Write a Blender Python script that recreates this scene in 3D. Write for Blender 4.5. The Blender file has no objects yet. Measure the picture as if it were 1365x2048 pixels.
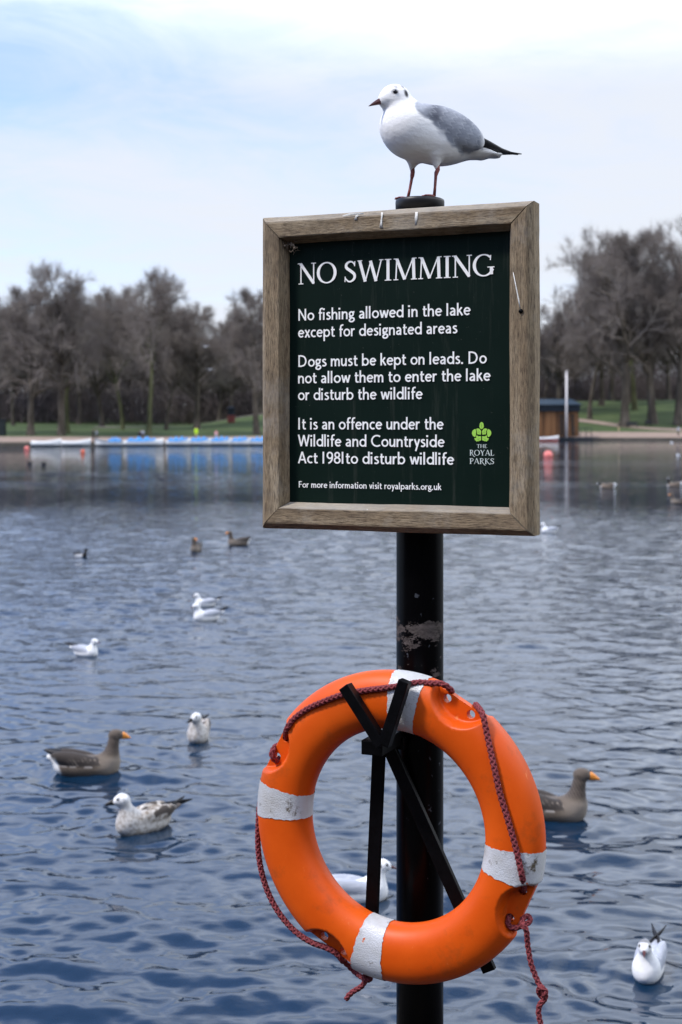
import bpy, bmesh, math, random
import numpy as np
from mathutils import Vector, Matrix
S = bpy.context.scene
COL = S.collection
R = math.radians
# ------------------------------------------------------------------ camera, sky, sun, exposure
F, CX, HY, CAMZ = 2800.0, 682.5, 856.0, 2.5          # focal length / optical axis in photo pixels, eye height over the lake
cd = bpy.data.cameras.new('camera'); cam = bpy.data.objects.new('camera', cd); COL.objects.link(cam)
cd.sensor_fit = 'VERTICAL'; cd.sensor_height = 36; cd.sensor_width = 24
cd.lens = F / 2048 * 36; cd.shift_y = -(1024 - HY) / 2048
cd.clip_start = 0.05; cd.clip_end = 6000
cam.location = (0, 0, CAMZ); cam.rotation_euler = (R(90), 0, 0)
cd.dof.use_dof = True; cd.dof.focus_distance = 3.5; cd.dof.aperture_fstop = 5.0
S.camera = cam

SUN_EL, SUN_AZ = R(54), R(-112)                       # sun behind the camera's left shoulder, veiled by thin cloud
w = bpy.data.worlds.new('World'); S.world = w; w.use_nodes = True
nt = w.node_tree; N = nt.nodes; L = nt.links
bg = N['Background']; bg.inputs['Strength'].default_value = 0.1
sky = N.new('ShaderNodeTexSky'); sky.sky_type = 'NISHITA'; sky.sun_disc = False
sky.sun_elevation = SUN_EL; sky.sun_rotation = SUN_AZ; sky.air_density = 1.0; sky.dust_density = 0.6; sky.ozone_density = 2.5
tc = N.new('ShaderNodeTexCoord')
sep = N.new('ShaderNodeSeparateXYZ'); L.new(tc.outputs['Generated'], sep.inputs[0])
def wmath(op, a, b=None, c=None):
    n = N.new('ShaderNodeMath'); n.operation = op
    for i, v in enumerate((a, b, c)):
        if v is None: continue
        if isinstance(v, (int, float)): n.inputs[i].default_value = v
        else: L.new(v, n.inputs[i])
    return n.outputs[0]
# clouds lie on a flat layer: project the direction on to it
zc = wmath('MAXIMUM', wmath('ADD', sep.outputs['Z'], 0.10), 0.03)
comb = N.new('ShaderNodeCombineXYZ')
L.new(wmath('DIVIDE', sep.outputs['X'], zc), comb.inputs[0]); L.new(wmath('DIVIDE', sep.outputs['Y'], zc), comb.inputs[1])
comb.inputs[2].default_value = 3.7
def wnoise(scale, detail, rough, dist=0.0):
    n = N.new('ShaderNodeTexNoise'); n.inputs['Scale'].default_value = scale; n.inputs['Detail'].default_value = detail
    n.inputs['Roughness'].default_value = rough; n.inputs['Distortion'].default_value = dist
    L.new(comb.outputs[0], n.inputs['Vector']); return n.outputs['Fac']
n1 = wnoise(0.55, 7, 0.58, 0.5); n2 = wnoise(2.2, 8, 0.66, 0.8)
cl = wmath('ADD', wmath('MULTIPLY', n1, 0.58), wmath('MULTIPLY', n2, 0.42))
elev = wmath('MULTIPLY', wmath('MAXIMUM', sep.outputs['Z'], 0), -0.46)       # the veil thins towards the zenith
side = wmath('MULTIPLY', sep.outputs['X'], 0.35)                            # and towards the left
m = wmath('ADD', wmath('ADD', cl, elev), side)
mr = N.new('ShaderNodeMapRange'); mr.interpolation_type = 'SMOOTHSTEP'
mr.inputs['From Min'].default_value = 0.06; mr.inputs['From Max'].default_value = 0.53
mr.inputs['To Min'].default_value = 0.06; mr.inputs['To Max'].default_value = 0.97
L.new(m, mr.inputs['Value'])
mixc = N.new('ShaderNodeMix'); mixc.data_type = 'RGBA'
L.new(mr.outputs['Result'], mixc.inputs['Factor'])
tint = N.new('ShaderNodeMix'); tint.data_type = 'RGBA'; tint.blend_type = 'MULTIPLY'; tint.inputs['Factor'].default_value = 1
L.new(sky.outputs['Color'], tint.inputs['A']); tint.inputs['B'].default_value = (1.85, 1.85, 2.25, 1)
L.new(tint.outputs['Result'], mixc.inputs['A']); lum = N.new('ShaderNodeMix'); lum.data_type = 'RGBA'                       # extra brightness added to the veil higher up, to lighten the water
lr = N.new('ShaderNodeMapRange'); lr.interpolation_type = 'SMOOTHSTEP'; lr.inputs['From Min'].default_value = 0.225; lr.inputs['From Max'].default_value = 0.40
L.new(sep.outputs['Z'], lr.inputs['Value']); L.new(lr.outputs['Result'], lum.inputs['Factor'])
lum.inputs['A'].default_value = (7.0, 7.35, 8.0, 1); lum.inputs['B'].default_value = (22.0, 23.4, 25.6, 1); L.new(lum.outputs['Result'], mixc.inputs['B'])
L.new(mixc.outputs['Result'], bg.inputs['Color'])

sd = bpy.data.lights.new('sun', 'SUN'); sun = bpy.data.objects.new('sun', sd); COL.objects.link(sun)
sd.energy = 3.0; sd.angle = R(8); sd.color = (1.0, 0.95, 0.88)
sdir = Vector((math.sin(SUN_AZ) * math.cos(SUN_EL), math.cos(SUN_AZ) * math.cos(SUN_EL), math.sin(SUN_EL)))
sun.rotation_euler = sdir.to_track_quat('Z', 'Y').to_euler(); sun.location = (-20, -20, 30)
S.view_settings.view_transform = 'Standard'; S.view_settings.look = 'None'
S.view_settings.exposure = 0.27; S.view_settings.gamma = 1.0
S.cycles.use_denoising = True; S.cycles.max_bounces = 8; S.cycles.caustics_reflective = False; S.cycles.caustics_refractive = False
S.cycles.sample_clamp_indirect = 4.0

# ------------------------------------------------------------------ helpers
def at(px, py, D): return Vector(((px - CX) / F * D, D, CAMZ - (py - HY) / F * D))
def on_water(px, py): return at(px, py, CAMZ * F / (py - HY))
def tag(o, label=None, cat=None, group=None, kind=None):
    if label: o['label'] = label
    if cat: o['category'] = cat
    if group: o['group'] = group
    if kind: o['kind'] = kind
    return o
def empty(name, loc=(0, 0, 0), rz=0.0, label=None, cat=None, group=None, scale=1.0):
    o = bpy.data.objects.new(name, None); COL.objects.link(o); o.empty_display_size = 0.1
    o.location = loc; o.rotation_euler = (0, 0, rz); o.scale = (scale,) * 3
    return tag(o, label, cat, group)
def mesh(name, V, Fc, m=None, parent=None, smooth=True, cols=None):
    me = bpy.data.meshes.new(name)
    V = np.asarray(V, dtype=np.float32).reshape(-1, 3)
    if isinstance(Fc, np.ndarray):
        k = Fc.shape[1]; me.vertices.add(len(V)); me.vertices.foreach_set('co', V.ravel())
        me.loops.add(Fc.size); me.loops.foreach_set('vertex_index', Fc.astype(np.int32).ravel())
        me.polygons.add(len(Fc)); me.polygons.foreach_set('loop_start', np.arange(0, Fc.size, k, dtype=np.int32))
        me.polygons.foreach_set('loop_total', np.full(len(Fc), k, dtype=np.int32)); me.update(calc_edges=True); me.validate()
    else:
        me.from_pydata([tuple(map(float, v)) for v in V], [], [list(map(int, f)) for f in Fc]); me.update()
    if smooth: me.polygons.foreach_set('use_smooth', np.ones(len(me.polygons), dtype=bool))
    if cols is not None:
        a = me.color_attributes.new('Col', 'FLOAT_COLOR', 'POINT')
        c = np.ones((len(V), 4), dtype=np.float32); c[:, :3] = cols; a.data.foreach_set('color', c.ravel())
    if m: me.materials.append(m)
    o = bpy.data.objects.new(name, me); COL.objects.link(o)
    if parent: o.parent = parent
    return o
def copy_tree(o, parent=None):
    c = o.copy(); COL.objects.link(c); c.parent = parent
    for ch in list(o.children): copy_tree(ch, c)
    return c
class MB:
    """collects shapes into one mesh"""
    def __init__(self): self.V = []; self.F = []
    def add(self, V, Fc):
        b = len(self.V); self.V += [tuple(v) for v in V]; self.F += [[i + b for i in f] for f in Fc]; return self
    def box(self, c, s, rot=None, bevel=0.0):
        x, y, z = (k / 2 for k in s); bm = bmesh.new(); bmesh.ops.create_cube(bm, size=1.0)
        for v in bm.verts: v.co = Vector((v.co.x * s[0], v.co.y * s[1], v.co.z * s[2]))
        if bevel: bmesh.ops.bevel(bm, geom=bm.edges[:], offset=bevel, segments=2, affect='EDGES', profile=0.6)
        M = rot if rot is not None else Matrix.Identity(3)
        bm.verts.index_update(); self.add([M @ v.co + Vector(c) for v in bm.verts], [[v.index for v in f.verts] for f in bm.faces]); bm.free(); return self
    def bar(self, a, b, wd, dp, up=(0, 1, 0), bevel=0.002):
        a, b = Vector(a), Vector(b); d = (b - a); Ln = d.length; d.normalize(); u = Vector(up); sx = d.cross(u).normalized(); u = sx.cross(d)
        M = Matrix((sx, u, d)).transposed(); return self.box((a + b) / 2, (wd, dp, Ln), M, bevel)
    def tube(self, pts, rad, n=10, caps=True):
        pts = [Vector(p) for p in pts]; rad = rad if hasattr(rad, '__len__') else [rad] * len(pts)
        b = len(self.V); fr = None
        for i, p in enumerate(pts):
            t = (pts[min(i + 1, len(pts) - 1)] - pts[max(i - 1, 0)]).normalized()
            if fr is None: fr = t.orthogonal().normalized()
            fr = (fr - t * fr.dot(t)).normalized(); q = t.cross(fr)
            for k in range(n):
                a = 2 * math.pi * k / n; self.V.append(tuple(p + (fr * math.cos(a) + q * math.sin(a)) * rad[i]))
        for i in range(len(pts) - 1):
            for k in range(n):
                self.F.append([b + i * n + k, b + i * n + (k + 1) % n, b + (i + 1) * n + (k + 1) % n, b + (i + 1) * n + k])
        if caps: self.F.append([b + k for k in range(n)][::-1]); self.F.append([b + (len(pts) - 1) * n + k for k in range(n)])
        return self
    def lathe(self, prof, c=(0, 0, 0), n=28):
        b = len(self.V)
        for r, z in prof:
            for k in range(n):
                a = 2 * math.pi * k / n; self.V.append((c[0] + r * math.cos(a), c[1] + r * math.sin(a), c[2] + z))
        for i in range(len(prof) - 1):
            for k in range(n): self.F.append([b + i * n + k, b + i * n + (k + 1) % n, b + (i + 1) * n + (k + 1) % n, b + (i + 1) * n + k])
        self.F.append([b + k for k in range(n)][::-1]); self.F.append([b + (len(prof) - 1) * n + k for k in range(n)]); return self
    def build(self, name, m=None, parent=None, smooth=False):
        o = mesh(name, self.V, self.F, m, parent, smooth)
        return o
def spline(P, n=10):
    P = [np.array(p, float) for p in P]; out = []
    for i in range(len(P) - 1):
        p0 = P[max(i - 1, 0)]; p1 = P[i]; p2 = P[i + 1]; p3 = P[min(i + 2, len(P) - 1)]
        for k in range(n):
            t = k / n; out.append(.5 * (2 * p1 + (p2 - p0) * t + (2 * p0 - 5 * p1 + 4 * p2 - p3) * t * t + (3 * p1 - p0 - 3 * p2 + p3) * t ** 3))
    out.append(P[-1]); return out
def sst(a, b, x):
    t = np.clip((np.asarray(x) - a) / (b - a), 0, 1); return t * t * (3 - 2 * t)

# ---- node material helper
class NM:
    def __init__(self, name):
        self.m = bpy.data.materials.new(name); self.m.use_nodes = True; self.t = self.m.node_tree
        self.b = self.t.nodes['Principled BSDF']; self._co = None
    def n(self, t, **kw):
        x = self.t.nodes.new('ShaderNode' + t)
        for k, v in kw.items(): setattr(x, k, v)
        return x
    def link(self, a, b): self.t.links.new(a, b)
    def put(self, sock, v):
        if isinstance(v, (int, float)): sock.default_value = v
        elif isinstance(v, (tuple, list)): sock.default_value = tuple(v) + ((1,) if len(v) == 3 and sock.type == 'RGBA' else ())
        else: self.link(v, sock)
    def co(self, scale=(1, 1, 1), kind='Object', loc=(0, 0, 0)):
        if self._co is None: self._co = self.n('TexCoord')
        mp = self.n('Mapping'); mp.inputs['Scale'].default_value = scale; mp.inputs['Location'].default_value = loc
        self.link(self._co.outputs[kind], mp.inputs['Vector']); return mp.outputs[0]
    def noise(self, scale=1.0, detail=4, rough=.55, vec=None, dist=0.0, sc=(1, 1, 1), loc=(0, 0, 0)):
        x = self.n('TexNoise'); self.link(vec if vec is not None else self.co(sc, loc=loc), x.inputs['Vector'])
        x.inputs['Scale'].default_value = scale; x.inputs['Detail'].default_value = detail; x.inputs['Roughness'].default_value = rough
        x.inputs['Distortion'].default_value = dist; return x.outputs['Fac']
    def ramp(self, f, stops):
        x = self.n('ValToRGB'); self.link(f, x.inputs[0]); e = x.color_ramp.elements
        while len(e) < len(stops): e.new(.5)
        for k, (p, c) in enumerate(stops):
            e[k].position = p; e[k].color = (c, c, c, 1) if isinstance(c, (int, float)) else tuple(c) + (1,)
        return x.outputs[0]
    def mix(self, f, a, b, mode='MIX'):
        x = self.n('Mix', data_type='RGBA', blend_type=mode); self.put(x.inputs['Factor'], f); self.put(x.inputs['A'], a); self.put(x.inputs['B'], b)
        return x.outputs['Result']
    def math(self, op, a, b=0.0, c=None):
        x = self.n('Math', operation=op); self.put(x.inputs[0], a); self.put(x.inputs[1], b)
        if c is not None: self.put(x.inputs[2], c)
        return x.outputs[0]
    def attr(self, nm, out='Color'):
        x = self.n('Attribute', attribute_name=nm); return x.outputs[out]
    def bump(self, h, strength=.3, dist=.01):
        x = self.n('Bump'); self.put(x.inputs['Strength'], strength); self.put(x.inputs['Distance'], dist); self.link(h, x.inputs['Height'])
        self.link(x.outputs[0], self.b.inputs['Normal']); return self
    def set(self, base=None, rough=None, spec=None, metal=None):
        if base is not None: self.put(self.b.inputs['Base Color'], base)
        if rough is not None: self.put(self.b.inputs['Roughness'], rough)
        if spec is not None: self.put(self.b.inputs['Specular IOR Level'], spec)
        if metal is not None: self.put(self.b.inputs['Metallic'], metal)
        return self
def varied(name, c, rough=.6, spec=.4, scale=8.0, amt=.35, bump=0.0, bd=.005, sc=(1, 1, 1)):
    """plain paint / cloth / skin with mottled tone and a little relief"""
    q = NM(name); nz = q.noise(scale, 6, .6, sc=sc)
    lo = tuple(k * (1 - amt) for k in c); hi = tuple(min(1, k * (1 + amt * .6)) for k in c)
    q.set(q.ramp(nz, [(.3, lo), (.7, hi)]), rough, spec)
    if bump: q.bump(nz, bump, bd)
    return q.m

# ---- implicit surfaces (bodies grown as one continuous skin)
def ell(P, c, r, rot=None):
    q = P - np.array(c)
    if rot is not None: q = q @ np.array(rot)
    r = np.array(r); k0 = np.linalg.norm(q / r, axis=1); k1 = np.linalg.norm(q / (r * r), axis=1) + 1e-9
    return k0 * (k0 - 1) / k1
def cone(P, a, b, ra, rb):
    a = np.array(a, float); b = np.array(b, float); ba = b - a; h = np.clip(((P - a) @ ba) / (ba @ ba), 0, 1)
    return np.linalg.norm(P - a - h[:, None] * ba, axis=1) - (ra + (rb - ra) * h)
def rotY(deg):                                        # columns = local axes; positive pitches +X upward
    a = R(deg); return np.array([[math.cos(a), 0, -math.sin(a)], [0, 1, 0], [math.sin(a), 0, math.cos(a)]])
def smin(a, b, k):
    h = np.clip(.5 + .5 * (b - a) / k, 0, 1); return b + (a - b) * h - k * h * (1 - h)
def nets(f, lo, hi, res):
    lo = np.array(lo, float); hi = np.array(hi, float); n = np.ceil((hi - lo) / res).astype(int) + 1
    g = np.stack(np.meshgrid(*[lo[i] + res * np.arange(n[i]) for i in range(3)], indexing='ij'), -1)
    V = f(g.reshape(-1, 3)).reshape(n); ins = V < 0
    cn = [(i, j, k) for i in (0, 1) for j in (0, 1) for k in (0, 1)]
    sl = lambda o: tuple(slice(o[d], n[d] - 1 + o[d]) for d in range(3))
    cnt = sum(ins[sl(o)].astype(int) for o in cn); act = (cnt > 0) & (cnt < 8)
    I = np.argwhere(act); idx = -np.ones(act.shape, int); idx[tuple(I.T)] = np.arange(len(I))
    acc = np.zeros((len(I), 3)); c2 = np.zeros(len(I))
    for a in cn:
        for d in range(3):
            if a[d] == 1: continue
            b = list(a); b[d] = 1; va = V[tuple((I + a).T)]; vb = V[tuple((I + b).T)]; mk = (va < 0) != (vb < 0)
            t = va / (va - vb + 1e-12); p = np.array(a, float) + t[:, None] * (np.array(b) - np.array(a)); acc[mk] += p[mk]; c2[mk] += 1
    P = lo + res * (I + acc / c2[:, None]); Q = []
    for d in range(3):
        u, v = [(1, 2), (2, 0), (0, 1)][d]
        s0 = [slice(0, n[k]) for k in range(3)]; s1 = list(s0); s0[d] = slice(0, n[d] - 1); s1[d] = slice(1, n[d])
        ch = ins[tuple(s0)] != ins[tuple(s1)]; E = np.argwhere(ch)
        E = E[(E[:, u] > 0) & (E[:, v] > 0) & (E[:, u] < n[u] - 1) & (E[:, v] < n[v] - 1)]
        du = np.zeros(3, int); du[u] = 1; dv = np.zeros(3, int); dv[v] = 1
        q = np.stack([idx[tuple((E - du - dv).T)], idx[tuple((E - dv).T)], idx[tuple(E.T)], idx[tuple((E - du).T)]], 1)
        fl = ~ins[tuple(E.T)]; q[fl] = q[fl][:, ::-1]; Q.append(q)
    Q = np.concatenate(Q); return P, Q[(Q >= 0).all(1)]
def hash_noise(P, s, seed=0):
    """smooth value noise on points, for plumage patterns"""
    q = P * s + 100.0; i = np.floor(q).astype(np.int64); f = q - i; f = f * f * (3 - 2 * f); out = 0
    for a in (0, 1):
        for b in (0, 1):
            for c in (0, 1):
                h = ((i[:, 0] + a) * 73856093) ^ ((i[:, 1] + b) * 19349663) ^ ((i[:, 2] + c) * 83492791) ^ (seed * 2654435)
                h = (h ^ (h >> 13)) * 1274126177; h = ((h ^ (h >> 16)) & 0xffff) / 65535.0
                out = out + h * (f[:, 0] if a else 1 - f[:, 0]) * (f[:, 1] if b else 1 - f[:, 1]) * (f[:, 2] if c else 1 - f[:, 2])
    return out

# ------------------------------------------------------------------ the lake
rngW = np.random.default_rng(5)
FEATS = []                                            # rings spreading from swimming birds: (x, y, amplitude, wavelength, reach)
for px, py, a, lam, rch in ((1297, 1955, .0035, .14, .55), (285, 1668, .003, .17, .5), (175, 1553, .004, .2, .7), (1125, 1643, .004, .2, .7),
                            (720, 1805, .003, .16, .5), (398, 1485, .003, .17, .5)):
    p = on_water(px, py); FEATS.append((p.x, p.y, a, lam, rch))
ys = [3.4]
while ys[-1] < 420: ys.append(ys[-1] + max(.02, .0042 * ys[-1]))
ys = np.array(ys)
uf = np.linspace(-1, 1, 640); ue = 1 + np.linspace(0, 1, 22)[1:] ** 2
us = np.concatenate([-ue[::-1], uf, ue])
half = .33 * ys + 1.6
X = np.where(np.abs(us)[None, :] <= 1, us[None, :] * half[:, None], np.sign(us)[None, :] * (half[:, None] + (np.abs(us)[None, :] - 1) * 420))
Y = np.repeat(ys[:, None], len(us), 1)
dxs = np.abs(np.gradient(X, axis=1)); dys = np.repeat(np.gradient(ys)[:, None], len(us), 1); spc = np.maximum(dxs, dys * .8)
gust = hash_noise(np.stack([X.ravel() * .06, Y.ravel() * .045, 0 * X.ravel()], 1), 1.0, 3).reshape(X.shape)
gust2 = hash_noise(np.stack([X.ravel() * .35, Y.ravel() * .16, 0 * X.ravel()], 1), 1.0, 8).reshape(X.shape)
amp = (.36 + .55 * gust + .85 * gust2) * (1 + .15 * sst(9, 18, Y)) * (1 - .80 * sst(30, 47, Y + 12 * (gust - .5))) 
lane = np.exp(-((Y - 152) / 17) ** 2) * (X < 45)
gust3 = hash_noise(np.stack([X.ravel() * .045, Y.ravel() * .13, 0 * X.ravel()], 1), 1.0, 12).reshape(X.shape)
amp = amp * (1 - .35 * sst(70, 140, Y)) + .34 * sst(.60, .80, gust3) * sst(42, 60, Y) * (1 - .5 * sst(90, 150, Y)) + .13 * sst(55, 85, Y) + .30 * lane
Z = np.zeros_like(X)
for k in range(90):
    lam = .08 * (1.0 / .08) ** rngW.random(); th = R(-97) + rngW.normal(0, R(34)); ph = rngW.random() * 6.283
    slope = .0125 * (1.15 if lam < .45 else .9); A = slope * lam / 6.283
    att = 1 - sst(lam / 4.2, lam / 2.3, spc)
    q = (X * math.cos(th) + Y * math.sin(th)) * 6.283 / lam + ph + 1.3 * gust2
    Z += A * att * np.sin(q)
Z = Z * amp
for (fx, fy, a, lam, rch) in FEATS:
    r = np.hypot(X - fx, Y - fy); Z += a * np.sin(r * 6.283 / lam) * np.exp(-((r - .25) / rch) ** 2) * (r < 4 * rch)
nr, nc = X.shape
ii = np.arange(nr * nc).reshape(nr, nc)
quads = np.stack([ii[:-1, :-1], ii[:-1, 1:], ii[1:, 1:], ii[1:, :-1]], -1).reshape(-1, 4)
q = NM('lake_water')
ch = q.attr('chop', 'Fac')
g = q.n('NewGeometry')
def wn(sc, scale, det):
    mp = q.n('Mapping'); mp.inputs['Scale'].default_value = sc; mp.inputs['Rotation'].default_value = (0, 0, R(7)); q.link(g.outputs['Position'], mp.inputs['Vector'])
    return q.noise(scale, det, .55, vec=mp.outputs[0])
h1 = wn((.55, 1, 1), 3.2, 3); h2 = wn((.6, 1, 1), 10.0, 2)
hh = q.math('ADD', q.math('MULTIPLY', h1, 1.0), q.math('MULTIPLY', h2, .22))
q.bump(hh, 1.0, q.math('MULTIPLY', ch, .05))
q.set((.004, .0185, .042), .035, .5); q.b.inputs['IOR'].default_value = 1.45
lake = mesh('lake_water', np.stack([X, Y, Z], -1).reshape(-1, 3), quads, q.m); tag(lake, kind='structure')
chop = np.clip(amp * (.13 + .80 * sst(9, 22, Y)), .05, 2.4) + .45 * (np.abs(us)[None, :] > 1) * (Y < 40)
a_ = lake.data.attributes.new('chop', 'FLOAT', 'POINT'); a_.data.foreach_set('value', chop.astype(np.float32).ravel())

# near bank, under the photographer's feet
q = NM('bank_paving'); bt = q.n('TexBrick'); q.link(q.co((1, 1, 1)), bt.inputs['Vector']); bt.inputs['Scale'].default_value = 1.6
bt.inputs['Color1'].default_value = (.060, .056, .052, 1); bt.inputs['Color2'].default_value = (.050, .047, .044, 1); bt.inputs['Mortar'].default_value = (.03, .029, .027, 1); bt.inputs['Mortar Size'].default_value = .012
q.set(q.mix(q.noise(3, 6), bt.outputs['Color'], (.035, .033, .03), 'MIX'), .85, .3).bump(q.noise(40, 5), .3, .004)
bank = MB().box((0, -28.2, .3), (240, 63.9, 1.0)).build('near_bank', q.m); tag(bank, kind='structure')
kb = MB()
for k in range(-40, 40): kb.box((k * 1.5 + .75, 3.62, .84), (1.49, .30, .09), bevel=.012)
kerb = kb.build('bank_kerb', varied('kerb_stone', (.085, .08, .075), .85, .3, 20, .3, .2)); tag(kerb, kind='structure')

# ------------------------------------------------------------------ far shore
def shore(x): return 190 + .3 * np.clip(np.asarray(x) + 46, 0, 36) + 79 * sst(0, 36, x)
LD = [0, .05, 1.2, 14, 22, 50, 110, 300, 1600]; LZ = [-.6, .42, .5, 1.3, 1.6, 2.9, 4.0, 6, 7]
RD = [0, .05, 1.2, 16, 25, 50, 80, 300, 1600]; RZ = [-.6, .5, .6, 1.85, 2.7, 6.4, 9.6, 12, 12]
def ground(x, y):
    d = y - shore(x); t = sst(0, 36, x); b = .25 * np.sin(x * .07 + 1) * sst(15, 60, d) + 2.1 * sst(-30, -13, x) * sst(14, 62, d) * (1 - t)
    return np.interp(d, LD, LZ) * (1 - t) + np.interp(d, RD, RZ) * t + b
gx = np.concatenate([np.linspace(-900, -90, 25)[:-1], np.linspace(-90, 110, 180), np.linspace(110, 900, 25)[1:]])
gd = np.array(sorted(set(list(np.linspace(0, 3, 7)) + [.05] + list(np.linspace(3, 120, 100)) + list(np.geomspace(120, 1600, 25)))))
GX = np.repeat(gx[None, :], len(gd), 0); GY = shore(GX) + gd[:, None]; GZ = ground(GX, GY)
jj = np.arange(GX.size).reshape(GX.shape)
gq = np.stack([jj[:-1, :-1], jj[:-1, 1:], jj[1:, 1:], jj[1:, :-1]], -1).reshape(-1, 4)
q = NM('lawn_grass'); gr = q.ramp(q.noise(.09, 8, .65), [(.3, (.038, .060, .022)), (.55, (.058, .092, .030)), (.75, (.085, .108, .042))])
q.set(q.mix(q.math('MULTIPLY', q.noise(1.7, 5), .5), gr, (.05, .06, .025)), .9, .2)
tag(mesh('lawn', np.stack([GX, GY, GZ], -1).reshape(-1, 3), gq, q.m), kind='structure')
def strip(name, fa, fb, x0, x1, m, lift=.03, n=160, rows=10):
    xs = np.linspace(x0, x1, n); V = []
    for k in range(rows + 1):
        y = fa(xs) + (fb(xs) - fa(xs)) * k / rows; V.append(np.stack([xs, y, ground(xs, y) + lift], 1))
    i2 = np.arange(n * (rows + 1)).reshape(rows + 1, n)
    return tag(mesh(name, np.concatenate(V), np.stack([i2[:-1, :-1], i2[:-1, 1:], i2[1:, 1:], i2[1:, :-1]], -1).reshape(-1, 4), m), kind='structure')
pathm = varied('path_gravel', (.27, .205, .165), .95, .2, .8, .25)
xs_ = np.linspace(-200, 200, 500); VW = []
for dy, zz0 in ((-.10, -.5), (-.10, .56), (.45, .58), (.45, .2)): VW.append(np.stack([xs_, shore(xs_) + dy, np.full_like(xs_, zz0)], 1))
i2 = np.arange(2000).reshape(4, 500); tag(mesh('shore_edge', np.concatenate(VW), np.stack([i2[:-1, :-1], i2[:-1, 1:], i2[1:, 1:], i2[1:, :-1]], -1).reshape(-1, 4), varied('edge_stone', (.055, .05, .042), .9, .2, .5, .4), smooth=False), kind='structure')
strip('shore_path', lambda x: shore(x) + .46, lambda x: shore(x) + 13.5 + 1.0 * np.sin(x * .05), -140, 140, pathm, .03, 300)
strip('lawn_path', lambda x: shore(x) + 38 - .0 * x - 22 * sst(46, 72, x), lambda x: shore(x) + 44 - 22 * sst(46, 72, x), 44, 120, pathm, .05)
strip('lawn_path', lambda x: shore(x) + 58 + .3 * x, lambda x: shore(x) + 62 + .3 * x, -42, 2, varied('tarmac_path', (.16, .14, .13), .95, .2, .8, .25), .06)

# ------------------------------------------------------------------ bare trees
def prisms(p0, p1, r0, r1, sides):
    p0 = np.asarray(p0, float); p1 = np.asarray(p1, float); n = len(p0); d = p1 - p0; d /= np.linalg.norm(d, axis=1)[:, None] + 1e-9
    up = np.where(np.abs(d[:, 2:3]) > .9, [[1., 0, 0]], [[0, 0, 1.]]); s = np.cross(d, up); s /= np.linalg.norm(s, axis=1)[:, None]; t = np.cross(d, s)
    a = np.arange(sides) * 2 * math.pi / sides; ring = s[:, None, :] * np.cos(a)[None, :, None] + t[:, None, :] * np.sin(a)[None, :, None]
    V = np.stack([p0[:, None, :] + ring * np.asarray(r0)[:, None, None], p1[:, None, :] + ring * np.asarray(r1)[:, None, None]], 1).reshape(-1, 3)
    b = (np.arange(n) * 2 * sides)[:, None]; k = np.arange(sides)[None, :]; k2 = (k + 1) % sides
    return V, np.stack([b + k, b + k2, b + sides + k2, b + sides + k], -1).reshape(-1, 4)
def grow(seed, H, r0, lean=0.0, twigs=7, fork=.28, wide=1.0):
    rg = np.random.default_rng(seed); thick = []; thin = []; last = []
    NS = [9, 7, 5, 4]; WOB = [.06, .16, .2, .24]; TROP = [.06, .10, .07, .03]; RAT = [.52, .5, .5]
    def br(p, d, Ln, r, lev):
        n = NS[lev]; step = Ln / n
        for i in range(n):
            t = i / n; d = d + rg.normal(0, WOB[lev], 3); d[2] += TROP[lev] * (1 if lev else .4); d = d / np.linalg.norm(d); q = p + d * step
            ra = r * (1 - .8 * t) + .012; rb = r * (1 - .8 * (i + 1) / n) + .012
            if lev == 0 and i == 0: ra *= 1.35
            (thick if lev < 2 else thin).append((p, q, ra, rb))
            if lev == 3: last.append((p, q, d))
            p = q
            if lev < 3 and (i >= (n * fork if lev == 0 else 1)):
                for _ in range([2, 1, 2][lev] + (rg.random() < [.6, .75, .3][lev])):
                    ax = rg.normal(0, 1, 3); ax -= ax.dot(d) * d; ax /= np.linalg.norm(ax); an = R(rg.uniform(28, 68)) * (wide if lev == 0 else 1)
                    c = d * math.cos(an) + ax * math.sin(an)
                    if lev == 0: c[2] = abs(c[2]) * .8 + .12
                    c /= np.linalg.norm(c)
                    br(q, c, Ln * RAT[lev] * rg.uniform(.75, 1.25) * (1.12 - .55 * t), rb * rg.uniform(.45, .7), lev + 1)
    br(np.zeros(3), np.array([lean, 0, 1.]), H * .80, r0, 0)
    Lp = np.array([x[0] for x in last]); Lq = np.array([x[1] for x in last]); Ld = np.array([x[2] for x in last])
    k = len(Lp); ix = np.repeat(np.arange(k), twigs); tt = rg.random((len(ix), 1)); b0 = Lp[ix] * (1 - tt) + Lq[ix] * tt
    dd = Ld[ix] * .8 + rg.normal(0, .55, (len(ix), 3)); dd[:, 2] += .12; dd /= np.linalg.norm(dd, axis=1)[:, None]
    ln = rg.uniform(.35, 1.25, (len(ix), 1)) * H / 24; b1 = b0 + dd * ln
    rr = np.full(len(ix), .0105 * H / 24); TV, TF = prisms(b0, b1, rr, rr * .5, 3)
    c = lambda S_, k: np.array([x[k] for x in S_])
    A = prisms(c(thick, 0), c(thick, 1), c(thick, 2), c(thick, 3), 8); B = prisms(c(thin, 0), c(thin, 1), c(thin, 2), c(thin, 3), 4)
    return A, (np.concatenate([B[0], TV]), np.concatenate([B[1], TF + len(B[0])]))
q = NM('tree_bark'); nz = q.noise(1.2, 6, .6, sc=(1, 1, .35))
q.set(q.ramp(nz, [(.3, (.038, .032, .025)), (.5, (.080, .067, .052)), (.7, (.130, .112, .090))]), .9, .2).bump(nz, .5, .05); BARK = q.m
q = NM('mossy_bark'); nz = q.noise(1.2, 6, .6, sc=(1, 1, .35))
q.set(q.ramp(nz, [(.3, (.04, .042, .022)), (.55, (.09, .095, .045)), (.75, (.14, .13, .085))]), .9, .2).bump(nz, .5, .05); MOSS = q.m
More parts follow.
